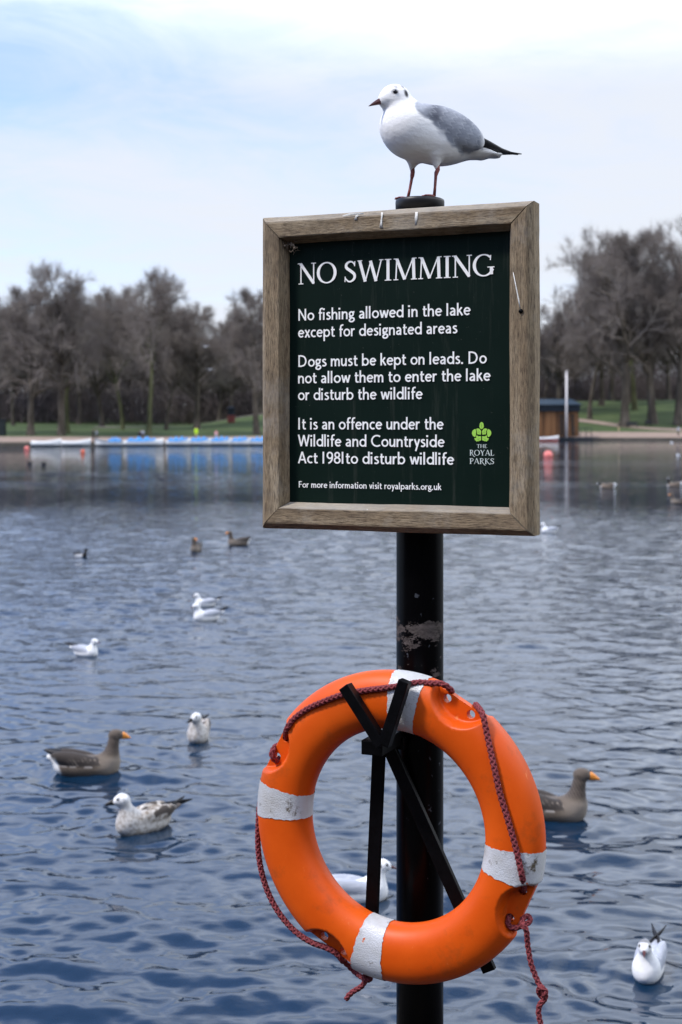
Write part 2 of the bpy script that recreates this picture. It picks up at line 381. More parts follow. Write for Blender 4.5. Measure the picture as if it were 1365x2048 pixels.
q = NM('bare_twigs'); q.set(q.ramp(q.noise(.35, 5, .6), [(.3, (.150, .128, .115)), (.55, (.205, .178, .158)), (.75, (.255, .230, .188))]), .9, .15); TWIG = q.m
PROTO = {}
def tree_mesh(key):
    if key in PROTO: return PROTO[key]
    kinds = {'plane': (11, 24, .62, .02, 5, .2, 1.), 'broad': (23, 22, .6, .03, 6, .18, 1.1), 'leaning': (31, 24, .42, .10, 4, .34, .8), 'slim': (47, 23, .34, .02, 5, .25, .8),
             'tall': (52, 26, .6, -.02, 4, .22, .85), 'dense': (68, 22, .5, .0, 9, .15, 1.1)}
    (tv, tf), (cv, cf) = grow(*kinds[key])
    PROTO[key] = (mesh('trunk', tv, tf, BARK), mesh('crown', cv, cf, TWIG)); return PROTO[key]
USED = {}
def tree(key, px, D, H, rz, label, group, name='bare_tree', moss=False):
    x = (px - CX) / F * D; z = float(ground(np.array([x]), np.array([D]))[0]) - .15
    t, c = tree_mesh(key); e = empty(name, (x, D, z), rz, label, 'tree', group, H / {'plane': 24, 'broad': 22, 'leaning': 24, 'slim': 23, 'tall': 26, 'dense': 22}[key])
    if USED.get(key): t = t.copy(); c = c.copy(); COL.objects.link(t); COL.objects.link(c)
    USED[key] = True; t.parent = e; c.parent = e
    if moss and t.material_slots: t.material_slots[0].link = 'OBJECT'; t.material_slots[0].material = MOSS
    return e
G1 = 'bare trees along the far shore'
tree('plane', 62, 207, 20.5, .4, 'bare tree with the thickest pale trunk, behind the first white rowing boat from the left', G1)
tree('tall', 123, 207, 24.0, 2.1, 'bare tree with pale straight trunk beside a mossy one, behind the second white boat', G1)
tree('leaning', 136, 216, 20, 3.6, 'bare tree with greenish mossy trunk just right of a pale straight trunk', G1, moss=True)
tree('slim', 27, 242, 19, 1.0, 'slim bare tree on the lawn left of the thickest pale trunk', G1)
tree('broad', -30, 214, 18.5, 5.0, 'bare tree at the left edge of the photo with crown reaching in', G1)
tree('slim', 246, 232, 21, .2, 'slim bare tree with yellowish mossy trunk behind the first blue boat covers', G1, moss=True)
tree('leaning', 297, 212, 23.5, 6.1, 'bare tree with tall leaning trunk above the people behind the blue covered boats', G1)
tree('slim', 333, 232, 19, 2.5, 'thin dark bare tree right of the tall leaning trunk', G1)
tree('broad', 395, 232, 18.5, 3.0, 'dark bare tree directly behind the person in the yellow jacket', G1)
tree('plane', 514, 217, 21, 1.2, 'bare tree with pale trunk half hidden by the left edge of the wooden sign', G1)
tree('dense', 462, 262, 18, .9, 'bare tree behind the red based kiosk on the lawn', G1)
tree('dense', 205, 246, 20.5, 2.9, 'bushy bare tree behind the pair of people walking on the shore path', G1)
tree('plane', 1250, 306, 39.5, 3.3, 'bare tree with straight dark trunk beside the person in cream trousers', G1)
tree('leaning', 1270, 334, 36, 1.9, 'bare tree up on the lawn just behind the straight dark trunk', G1)
tree('tall', 1306, 310, 41.5, .5, 'bare tree with dark spreading trunk right of the park benches', G1)
tree('tall', 1358, 308, 42, 4.4, 'bare tree with dark trunk at the right edge behind the standing person', G1)
tree('slim', 1180, 318, 34, 2.0, 'bare tree with crooked upper limbs behind the wooden boathouse', G1)
tree('broad', 1120, 330, 24, .8, 'low broad bare tree behind the flagpole', G1)
rb = random.Random(8)
BACK = 'bare trees at the back of the lawn, merging into one dark wood'
BL = 'bare dark tree in the background wood, its crown merging with its neighbours'
for k in range(20):
    D = rb.uniform(255, 325); px = -60 + k * 33 + rb.uniform(-14, 14)
    tree(rb.choice(['dense', 'broad', 'tall', 'dense', 'slim']), px, D, rb.uniform(17.5, 22) * (1 if px < 380 else .84), rb.uniform(0, 6), BL, BACK)
for k in range(9):
    D = rb.uniform(345, 400); px = 1080 + k * 38 + rb.uniform(-10, 10)
    tree(rb.choice(['dense', 'broad', 'dense', 'plane']), px, D, rb.uniform(25, 29) * (.72 if px < 1150 else 1.0), rb.uniform(0, 6), BL, BACK)
for k in range(7):
    D = rb.uniform(250, 340); px = 600 + k * 70
    tree(rb.choice(['plane', 'broad', 'dense']), px, D + 20, rb.uniform(20, 24), rb.uniform(0, 6), BL, BACK)
# the undergrowth and far wood nobody could count
rg = np.random.default_rng(4); P0 = []; P1 = []
for n, d0, d1, hh_, lo in ((54000, 74, 100, 7.0, 0), (150000, 105, 150, 19.0, 0)):
    x = rg.uniform(-230, 190, n); y = shore(x) + rg.uniform(d0, d1, n) + 28 * sst(10, 40, x)
    top = hh_ * (.55 + .6 * hash_noise(np.stack([x * .11, y * 0, x * 0], 1), 1.0, 5)); z = ground(x, y) + top * rg.random(n) ** 1.15
    d = rg.normal(0, .6, (n, 3)); d[:, 2] = np.abs(d[:, 2]) + .45; d /= np.linalg.norm(d, axis=1)[:, None]
    p = np.stack([x, y, z], 1); P0.append(p); P1.append(p + d * rg.uniform(1.0, 2.6, (n, 1)))
P0 = np.concatenate(P0); P1 = np.concatenate(P1); rr = rg.uniform(.03, .13, len(P0)); V, Fq = prisms(P0, P1, rr, rr * .4, 3)
q = NM('wood_thicket'); q.set(q.ramp(q.noise(.05, 5, .6), [(.3, (.066, .058, .060)), (.6, (.105, .088, .084)), (.8, (.130, .115, .086))]), .95, .1)
tag(mesh('far_wood', V, Fq, q.m), kind='stuff')

# wood added behind the photographer, never in frame: it shades the fronts of things and shows in glossy paint
n = 26000; a = rg.uniform(math.pi * 1.02, math.pi * 1.98, n); rad_ = rg.uniform(22, 36, n); p = np.stack([rad_ * np.cos(a) * 1.6, rad_ * np.sin(a), .8 + 14 * rg.random(n) ** 1.1], 1)
d = rg.normal(0, .6, (n, 3)); d[:, 2] = np.abs(d[:, 2]) + .4; d /= np.linalg.norm(d, axis=1)[:, None]; rr = rg.uniform(.08, .22, n)
V, Fq = prisms(p, p + d * rg.uniform(1.2, 2.6, (n, 1)), rr, rr * .4, 3); tag(mesh('added_shade_wood', V, Fq, q.m), kind='stuff')

# ------------------------------------------------------------------ plumage & bird builder
def feather_mat(name, rough=.75, fscale=60.0):
    q = NM(name); c = q.attr('Col'); nz = q.noise(fscale, 5, .6, sc=(.45, 1, 1)); n2 = q.noise(14, 3)
    v = q.math('ADD', .86, q.math('MULTIPLY', q.math('ADD', nz, n2), .14))
    mm = q.n('Mix', data_type='RGBA', blend_type='MULTIPLY'); mm.inputs['Factor'].default_value = 1; q.link(c, mm.inputs['A'])
    cc = q.n('CombineColor'); [q.link(v, cc.inputs[k]) for k in range(3)]; q.link(cc.outputs[0], mm.inputs['B'])
    n3 = q.noise(120, 4, .6, sc=(.35, 1, .6)); q.set(mm.outputs['Result'], rough, .25).bump(q.math('ADD', nz, q.math('MULTIPLY', n3, .5)), .30, .006); q.b.inputs['Sheen Weight'].default_value = .12; return q.m
PLUME = feather_mat('plumage')
BILLR = varied('red_bill', (.085, .016, .014), .4, .5, 60, .4); BILLO = varied('orange_bill', (.75, .27, .04), .45, .5, 40, .25); BILLK = varied('dark_bill', (.02, .018, .018), .4, .5, 60, .3)
LEGR = varied('red_leg', (.26, .075, .06), .5, .4, 120, .45, .3, .002); EYE = varied('eye_black', (.004, .004, .004), .12, .6, 10, .1)
QUILL = varied('black_quill', (.014, .014, .016), .55, .4, 60, .4)
WHITE, GREY, BLACK = np.array([.84, .84, .83]), np.array([.33, .355, .41]), np.array([.012, .012, .014])
def lerp(c, d, t): return c * (1 - t[:, None]) + np.asarray(d) * t[:, None]
def wedge(name, base, tip, wb, hb, m, parent, droop=0.0, n=10, rings=7):
    """a bill: tapering, slightly hooked, rounded section"""
    a, b = Vector(base), Vector(tip); V = []; Fc = []; d = (b - a).normalized(); s = d.cross(Vector((0, 0, 1))).normalized(); u = s.cross(d)
    for i in range(rings):
        t = i / (rings - 1); c = a.lerp(b, t) - u * droop * t * t; f = (1 - .93 * t ** 1.4)
        for k in range(n):
            an = 2 * math.pi * k / n; V.append(c + s * (math.cos(an) * wb * f) + u * (math.sin(an) * hb * f))
    for i in range(rings - 1):
        for k in range(n): Fc.append([i * n + k, i * n + (k + 1) % n, (i + 1) * n + (k + 1) % n, (i + 1) * n + k])
    Fc.append(list(range(n))[::-1]); Fc.append([(rings - 1) * n + k for k in range(n)]); return mesh(name, V, Fc, m, parent)
def blade(name, pts, wds, th, m, parent, side=(0, 1, 0)):
    """a folded bundle of quills: a thin lens-shaped blade along a curve"""
    V = []; Fc = []; n = 8; sd_ = Vector(side).normalized()
    for i, (p, wd) in enumerate(zip(pts, wds)):
        p = Vector(p); t = (Vector(pts[min(i + 1, len(pts) - 1)]) - Vector(pts[max(i - 1, 0)])).normalized(); s = (sd_ - t * sd_.dot(t)).normalized(); u = t.cross(s)
        for k in range(n):
            a = 2 * math.pi * k / n; V.append(p + s * math.cos(a) * wd + u * math.sin(a) * th * (wd / max(wds)) ** .5)
    for i in range(len(pts) - 1):
        for k in range(n): Fc.append([i * n + k, i * n + (k + 1) % n, (i + 1) * n + (k + 1) % n, (i + 1) * n + k])
    Fc.append(list(range(n))[::-1]); Fc.append([(len(pts) - 1) * n + k for k in range(n)]); return mesh(name, V, Fc, m, parent)
def ball(name, c, r, m, parent, n=12):
    bm = bmesh.new(); bmesh.ops.create_uvsphere(bm, u_segments=n, v_segments=n // 2 + 2, radius=1); r = r if hasattr(r, '__len__') else (r,) * 3
    V = [Vector((v.co.x * r[0], v.co.y * r[1], v.co.z * r[2])) + Vector(c) for v in bm.verts]; bm.verts.index_update()
    Fc = [[v.index for v in f.verts] for f in bm.faces]; bm.free(); return mesh(name, V, Fc, m, parent)
def skin_bird(parent, prims, colour, lo, hi, res, name='body'):
    """prims: (distance function, region id, blend). One continuous skin; colour decides by region and place"""
    def field(P):
        d = None
        for f, rid, k in prims: e = f(P); d = e if d is None else smin(d, e, k)
        return d
    P, Q = nets(field, lo, hi, res); D = np.stack([f(P) for f, _, _ in prims], 1); reg = np.array([p[1] for p in prims])[D.argmin(1)]
    dist = {p[1]: np.min(np.stack([D[:, i] for i, p2 in enumerate(prims) if p2[1] == p[1]], 1), 1) for p in prims}
    return mesh(name, P, Q, PLUME, parent, True, colour(P, reg, dist))
def turned(yaw, c):
    a = R(yaw); ca, sa = math.cos(a), math.sin(a); c = np.array(c, float)
    return lambda v: c + np.array([v[0] * ca - v[1] * sa, v[0] * sa + v[1] * ca, v[2]])
def floating_gull(name, loc, rz, sc, label, young=False, hood=.3, head_yaw=0, neck=0.0, res=.0045, group='gulls on the lake', tails=True, bill=True, dark_tail=False):
    e = empty(name, loc, rz, label, 'gull', group, sc)
    hc = np.array([.122, 0, .168 + neck]); T = turned(head_yaw, hc); hrot = np.array([[math.cos(R(head_yaw)), -math.sin(R(head_yaw)), 0], [math.sin(R(head_yaw)), math.cos(R(head_yaw)), 0], [0, 0, 1]])
    wing = lambda s: (lambda P: ell(P, (-.035, s * .04, .072), (.128, .03, .040), rotY(-9)))
    prims = [(lambda P: ell(P, (-.005, 0, .034), (.150, .066, .058)), 0, .02), (lambda P: ell(P, (.072, 0, .052), (.068, .06, .066)), 0, .03),
             (lambda P: cone(P, (-.08, 0, .055), (-.19, 0, .088), .042, .012), 3, .03), (lambda P: ell(P, (-.185, 0, .083), (.04, .026, .009), rotY(-14)), 3, .02),
             (wing(1), 1, .010), (wing(-1), 1, .010), (lambda P: cone(P, (.088, 0, .075), tuple(hc + [-.012, 0, -.012]), .047, .027), 2, .03),
             (lambda P: ell(P, hc, (.037, .029, .031), hrot), 2, .018), (lambda P: ell(P, T((.026, 0, -.007)), (.018, .017, .017), hrot), 2, .012)]
    def colour(P, reg, dist):
        c = np.tile(WHITE, (len(P), 1)); n = hash_noise(P, 90, 1); n2 = hash_noise(P, 34, 2); q = (P - hc) @ hrot
        gw = sst(.006, -.002, dist[1] - np.minimum(dist[0], dist[2])) * sst(-.2, -.17, P[:, 0]) * sst(.046, .058, P[:, 2] + .006 * n)
        if young:
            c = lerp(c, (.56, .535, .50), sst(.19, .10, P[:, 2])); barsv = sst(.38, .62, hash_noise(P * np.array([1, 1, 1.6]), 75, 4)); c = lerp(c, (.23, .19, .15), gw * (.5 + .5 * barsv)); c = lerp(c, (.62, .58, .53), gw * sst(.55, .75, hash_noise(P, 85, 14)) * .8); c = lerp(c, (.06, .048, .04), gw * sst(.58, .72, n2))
            fl = sst(.44, .66, hash_noise(P, 105, 6)); c = lerp(c, (.30, .26, .22), fl * .75 * (1 - gw) * sst(.19, .07, P[:, 2])); c = lerp(c, (.10, .085, .075), sst(-.15, -.19, P[:, 0]))
            c = lerp(c, (.25, .22, .2), sst(.5, .8, n) * .35 * (reg == 2))
        else:
            c = lerp(c, GREY, gw * .92); c = lerp(c, (.5, .52, .57), gw * sst(.5, .8, hash_noise(P * np.array([1, 1, 2.]), 45, 5)) * .5)
        for s in (1, -1):
            ear = np.linalg.norm((q - np.array([-.012, s * .027, .002])) / np.array([.008, .012, .011]), axis=1); c = lerp(c, (.03, .03, .035), sst(1.1, .5, ear) * (.35 if young else .9))
            eb = np.linalg.norm((q - np.array([.019, s * .022, .009])) / np.array([.012, .012, .009]), axis=1); c = lerp(c, (.04, .04, .045), sst(1.15, .55, eb) * (.6 if young else .5 + hood * .4))
        hd = sst(.35, .65, hash_noise(P, 130, 9) + hood - .3) * sst(.006, .020, q[:, 2] - .5 * q[:, 0]) * (np.linalg.norm(q, axis=1) < .05) * hood
        return lerp(c, (.09, .09, .10), np.clip(hd, 0, 1))
    skin_bird(e, prims, colour, (-.25, -.09, -.035), (.19, .09, .225 + neck), res)
    if bill: wedge('bill', T((.038, 0, -.008)), T((.083 if not young else .088, 0, -.020)), .0085, .014 if young else .0075, BILLK if young else BILLR, e, .003)
    for s in (1, -1):
        ball('eye', T((.021, s * .0235, .008)), .0048, EYE, e)
        if tails: blade('wing_tip', [(-.115, s * .03, .086), (-.17, s * .012, .098 - .006 * young), (-.225, -s * .016, .118 - .016 * young), (-.27, -s * .034, .138 - .028 * young)], [.020, .019, .013, .003], .006, QUILL, e, (0, .35, 1))
    return e

def goose(name, loc, rz, sc, label, group, kind='greylag', head_yaw=0, low=False, res=.009):
    e = empty(name, loc, rz, label, 'duck' if kind in ('tufted', 'coot') else 'goose', group, sc)
    hc = np.array([.240, 0, .332]) if not low else np.array([.36, 0, .17]); nb = np.array([.195, 0, .13])
    T = turned(head_yaw, hc); hy = R(head_yaw); hrot = np.array([[math.cos(hy), -math.sin(hy), 0], [math.sin(hy), math.cos(hy), 0], [0, 0, 1]])
    wing = lambda s: (lambda P: ell(P, (-.075, s * .060, .120), (.235, .056, .068), rotY(-13)))
    prims = [(lambda P: ell(P, (-.02, 0, .055), (.265, .118, .10)), 0, .02), (lambda P: ell(P, (.15, 0, .07), (.115, .10, .098)), 0, .05),
             (lambda P: cone(P, (-.18, 0, .085), (-.32, 0, .145), .075, .03), 3, .05), (wing(1), 1, .012), (wing(-1), 1, .012),
             (lambda P: cone(P, nb, hc + np.array([-.022 if not low else -.04, 0, -.07 if not low else -.01]), .080, .045), 2, .05), (lambda P: cone(P, hc + np.array([-.022, 0, -.07]), hc + np.array([-.014, 0, -.01]), .045, .041), 2, .02),
             (lambda P: ell(P, hc, (.064, .041, .046), hrot), 4, .02), (lambda P: ell(P, T((.035, 0, -.008)), (.032, .024, .026), hrot), 4, .015)]
    if low: prims.pop(6)
    def colour(P, reg, dist):
        n = hash_noise(P, 40, 1); q = (P - hc) @ hrot
        bar = sst(.1, .8, np.sin(P[:, 0] * 190 + P[:, 2] * 130 + 4 * n)); 
        wg = sst(.008, -.004, dist[1] - dist[0])
        if kind == 'greylag':
            c = lerp(np.tile(np.array([.120, .094, .070]), (len(P), 1)), (.245, .205, .165), sst(.05, .22, P[:, 0]) * sst(.19, .10, P[:, 2])); c = lerp(c, (.07, .055, .045), sst(.10, -.02, P[:, 0]) * (1 - wg) * (1 - bar) * .6)
            wc = lerp(np.tile(np.array([.042, .034, .029]), (len(P), 1)), (.30, .25, .20), bar * sst(.35, .6, n) * .9 * sst(-.25, 0, P[:, 0]) * sst(.17, .12, P[:, 2])); c = c * (1 - wg[:, None]) + wc * wg[:, None]
            nk = sst(.15, .20, P[:, 2]) * (P[:, 0] > .12); c = lerp(c, (.105, .083, .066), nk * .9); c = lerp(c, (.035, .028, .024), nk * sst(.2, .7, np.sin(P[:, 0] * 260 + P[:, 2] * 150 + 40 * P[:, 1])) * (reg == 2) * .8)
            c = lerp(c, (.15, .12, .095), ((reg == 4) * sst(.02, -.03, q[:, 2])).astype(float))
            edge = np.exp(-((dist[1] - dist[0] - .004) / .004) ** 2) * (P[:, 0] < .08) * (P[:, 2] < .14) * (n > .45); c = lerp(c, (.55, .5, .45), edge * .7)
            c = lerp(c, (.82, .82, .8), sst(-.215, -.245, P[:, 0] + .35 * (P[:, 2] - .06)) * sst(.17, .12, P[:, 2])); c = lerp(c, (.82, .82, .8), sst(-.30, -.325, P[:, 0]))
        elif kind == 'canada':
            c = np.tile(np.array([.20, .155, .115]), (len(P), 1)); c = lerp(c, (.11, .085, .065), wg * (1 - .4 * bar)); c = lerp(c, (.62, .57, .5), sst(.20, .24, P[:, 0]) * sst(.16, .12, P[:, 2]))
            c = lerp(c, (.012, .012, .013), ((reg == 4) | ((reg == 2) & (P[:, 2] + P[:, 0] > (.33 if not low else .36)))).astype(float)); c = lerp(c, (.8, .8, .78), sst(-.2, -.24, P[:, 0]))
            ck = np.linalg.norm((np.abs(q) - np.array([.01, .03, .012])) / np.array([.014, .02, .018]), axis=1); c = lerp(c, (.75, .75, .73), sst(1.1, .7, ck) * (reg == 4))
        else:
            c = np.tile(np.array([.012, .012, .014]), (len(P), 1)); c = c if kind == 'coot' else lerp(c, (.82, .82, .82), sst(.12, .08, P[:, 0]) * sst(-.27, -.22, P[:, 0]) * sst(.135, .11, P[:, 2]))
        return c
    skin_bird(e, prims, colour, (-.40, -.15, -.05), (.47, .15, .40), res)
    m = {'greylag': BILLO, 'canada': BILLK, 'tufted': BILLK, 'coot': BILLK}[kind]
    wedge('bill', T((.052, 0, -.006)), T((.128, 0, -.034)), .020, .034, m, e, -.004)
    for s in (1, -1):
        ball('eye', T((.030, s * .031, .010)), .0065, EYE, e)
        if kind not in ('tufted', 'coot'): blade('wing_tip', [(-.19, s * .045, .160), (-.27, s * .03, .182), (-.34, s * .012, .200), (-.375, s * .004, .208)], [.035, .028, .016, .003], .012, QUILL, e, (0, .3, 1))
    return e

# ------------------------------------------------------------------ the post with its ring bracket
TH = R(23.0); SV = Vector((math.cos(TH), -math.sin(TH), 0)); NV = Vector((-math.sin(TH), -math.cos(TH), 0))   # sign's right, sign's outward
PD = 3.60; PX = (840.3 - CX) / F * PD; PR = .0605; BANKZ = .80
# local axes (s, -n, z): x to the sign's right, y away from its front
def loc3(s, n, z): return Vector((s, -n, z))
ROOTZ = -TH
CAM_L = None
def to_local(p):                                      # world -> (s, n, z) about the post axis
    v = p - Vector((PX, PD, 0)); return v.dot(SV), v.dot(NV), p.z
def hit(px, py, n):                                   # the photo pixel seen on the plane at distance n before the post axis
    d = at(px, py, 1.0) - Vector((0, 0, CAMZ)); o = Vector((PX, PD, 0)) + NV * n
    t = (o - Vector((0, 0, CAMZ))).dot(NV) / d.dot(NV); p = Vector((0, 0, CAMZ)) + d * t; s, nn, z = to_local(p); return s, z
post = empty('sign_post', (PX, PD, BANKZ), ROOTZ, 'black steel post standing at the lake edge with a forked ring holder welded on', 'post')
q = NM('post_paint'); pos = q.n('SeparateXYZ'); q.link(q.co(), pos.inputs[0]); zz = pos.outputs['Z']
def band(c, hw): return q.math('SMOOTH_MIN', 1.0, q.math('MAXIMUM', 0.0, q.math('SUBTRACT', 1.0, q.math('DIVIDE', q.math('ABSOLUTE', q.math('SUBTRACT', zz, c)), hw))), .01)
nzw = q.noise(19, 8, .75, sc=(1, 1, 2.0)); nzs = q.noise(60, 4, .6, sc=(1, 1, 2))
wear = q.math('ADD', q.math('MULTIPLY', band(1.186, .062), .46), q.math('ADD', q.math('MULTIPLY', band(1.10, .08), .24), q.math('MULTIPLY', band(1.075, .03), .10)))
wear = q.math('ADD', wear, q.math('MULTIPLY', nzw, 1.25))
wm = q.ramp(wear, [(.955, 0), (.985, 1)])
chip = q.ramp(q.noise(38, 3, .5, loc=(3, 1, 2)), [(.70, 0), (.73, 1)])
base = q.mix(wm, (.0012, .0012, .0016), q.ramp(nzs, [(.3, (.036, .031, .029)), (.7, (.105, .092, .086))]))
base = q.mix(q.math('MULTIPLY', chip, .16), base, (.30, .34, .40))
q.set(base, q.math('ADD', .30, q.math('MULTIPLY', wm, .5)), .07).bump(nzs, .12, .002); POSTM = q.m
STEEL = varied('black_steel', (.0022, .0022, .0028), .42, .10, 50, .5, .15, .002)
TOPZ = CAMZ - (413 - HY) / F * PD - BANKZ
MB().lathe([(.0605, -.02), (.0605, TOPZ * .35), (.0605, TOPZ * .7), (.0605, TOPZ)], n=48).build('pole', POSTM, post, True)
MB().lathe([(.058, -.012), (.0625, -.010), (.0632, .010), (.0625, .0155), (.058, .018), (.0, .0185)], (0, 0, TOPZ), 40).build('cap', varied('cap_plastic', (.006, .006, .007), .45, .4, 60, .4, .2, .002), post, True)
b = MB(); b.lathe([(.10, 0), (.10, .012), (.066, .02), (.0, .021)], n=32); b.build('base_plate', STEEL, post)
def P3(px, py, n): s, z = hit(px, py, n); return loc3(s, n, z - BANKZ)
bk = empty('ring_bracket'); bk.parent = post
bk_ = MB().box(P3(766, 1484, .19) * .5 + P3(766, 1484, .07) * .5, (.056, .150, .036), bevel=.003)
sA, zA = hit(766, 1484, .075); bk_.box(loc3(sA + .02, .058, zA - BANKZ), (.075, .040, .03), bevel=.002); bk_.build('stub', STEEL, bk)
MB().bar(P3(766, 1490, .238), P3(691, 1372, .232), .027, .030).build('prong', STEEL, bk)
MB().bar(P3(770, 1490, .238), P3(811, 1361, .232), .027, .030).build('prong', STEEL, bk)
MB().bar(P3(760, 1470, .083), P3(742, 1885, .083), .034, .012).build('leg', STEEL, bk)
MB().bar(P3(768, 1470, .083), P3(980, 1942, .083), .034, .016).build('leg', STEEL, bk)

# ------------------------------------------------------------------ the wooden sign
sign = empty('notice_sign', (PX, PD, BANKZ), ROOTZ, 'square wooden framed no swimming sign with dark green board fixed to the black post', 'sign')
NF = .126                                            # front of the frame before the post axis
sl, ztl = hit(531, 447, NF); _, zbl = hit(531, 1047, NF); sr, ztr = hit(1053, 412, NF); _, zbr = hit(1053, 1058, NF)
ZT = (ztl + ztr) / 2 - BANKZ; ZB = (zbl + zbr) / 2 - BANKZ
prof = [(-.016, NF - .064), (-.016, NF - .018), (-.014, NF - .0145), (-.002, NF - .001), (.002, NF), (.036, NF), (.0385, NF - .001), (.052, NF - .037), (.052, NF - .064)]   # (inward from the front edge, n)
def wood(name, axis):
    q = NM(name); sc = (1.1, 9, 9) if axis == 'x' else (9, 9, 1.1)
    big = q.noise(2.6, 5, .6, sc=sc, dist=.6); fine = q.noise(30, 8, .75, sc=sc, dist=.3)
    st = tuple(k * (9 if k < 2 else 26) for k in sc); pores = q.noise(4.5, 3, .6, sc=st)
    c = q.ramp(big, [(.28, (.18, .128, .076)), (.5, (.305, .23, .142)), (.74, (.44, .36, .245))])
    c = q.mix(q.ramp(fine, [(.36, .9), (.54, 0)]), c, (.085, .058, .038)); c = q.mix(q.ramp(pores, [(.33, .9), (.46, 0)]), c, (.035, .025, .018))
    c = q.mix(q.ramp(q.noise(7, 6, .7, loc=(1, 4, 2)), [(.52, 0), (.72, .55)]), c, (.11, .088, .062)); c = q.mix(q.ramp(q.noise(5, 5, .7, loc=(7, 1, 3)), [(.55, 0), (.75, .5)]), c, (.40, .38, .33))
    g_ = q.n('NewGeometry'); sp = q.n('SeparateXYZ'); q.link(g_.outputs['Normal'], sp.inputs[0])
    gz = q.math('MULTIPLY', q.math('MULTIPLY', q.noise(9, 5), .9), q.math('MAXIMUM', sp.outputs['Z'], 0.0)); c = q.mix(gz, c, (.42, .41, .37))      # paler grey on upward faces
    hgt = q.math('ADD', q.math('MULTIPLY', fine, .6), pores); q.set(c, .82, .25).bump(hgt, .55, .004); return q.m
WH, WVm = wood('oak_across', 'x'), wood('oak_upright', 'z')
def rail(name, corner_a, corner_b, inward, m):
    """one mitred rail: profile swept between two 45 degree mitres"""
    V = []; along = (Vector(corner_b) - Vector(corner_a)).normalized(); k = 26; rg_ = random.Random(name + str(corner_a))
    gap = .0014
    for j in range(k + 1):
        t = j / k
        for (u, n) in prof:
            a = Vector(corner_a) + along * (u + gap); b_ = Vector(corner_b) - along * (u + gap); p = a.lerp(b_, t) + Vector(inward) * u
            jit = .0006 * math.sin(9 * t + 40 * u) + rg_.uniform(-.0003, .0003)
            V.append((p.x + inward[0] * jit, -(n + jit), p.z + inward[2] * jit))
    np_ = len(prof); Fc = []
    for j in range(k):
        for i in range(np_): Fc.append([j * np_ + i, j * np_ + (i + 1) % np_, (j + 1) * np_ + (i + 1) % np_, (j + 1) * np_ + i])
    Fc.append(list(range(np_))); Fc.append([k * np_ + i for i in range(np_)][::-1])
    o = mesh(name, V, Fc, m, sign, False)
    bm = bmesh.new(); bm.from_mesh(o.data); bmesh.ops.recalc_face_normals(bm, faces=bm.faces); bm.to_mesh(o.data); bm.free(); return o
TL, TR, BLc, BR = (sl, 0, ZT), (sr, 0, ZT), (sl, 0, ZB), (sr, 0, ZB)
fr = empty('frame'); fr.parent = sign
for o in (rail('rail', TL, TR, (0, 0, -1), WH), rail('rail', BLc, BR, (0, 0, 1), WH), rail('rail', BLc, TL, (1, 0, 0), WVm), rail('rail', BR, TR, (-1, 0, 0), WVm)): o.parent = fr
NB = NF - .037
q = NM('green_board'); nz = q.noise(5, 7, .65); sp2 = q.ramp(q.noise(130, 2, .5), [(.74, 0), (.78, 1)])
st_ = q.ramp(q.noise(9, 7, .75, sc=(5, 1, .35)), [(.56, 0), (.80, .22)]); q.set(q.mix(q.math('MAXIMUM', q.math('MULTIPLY', sp2, .35), st_), q.ramp(nz, [(.3, (.0030, .0100, .0072)), (.7, (.0045, .0132, .0095))]), (.12, .12, .10)), q.math('ADD', .42, q.math('MULTIPLY', nz, .2)), .09); GREEN = q.m
board = MB().box(loc3((sl + sr) / 2, NB - .006, (ZT + ZB) / 2), (sr - sl - .104 + .02, .010, ZT - ZB - .104 + .02), bevel=.001).build('board', GREEN, sign)
MB().box(loc3((sl + sr) / 2, .064, (ZT + ZB) / 2), (sr - sl - .10, .0055, ZT - ZB - .10)).build('backing', varied('ply_back', (.1, .08, .06), .8), sign)

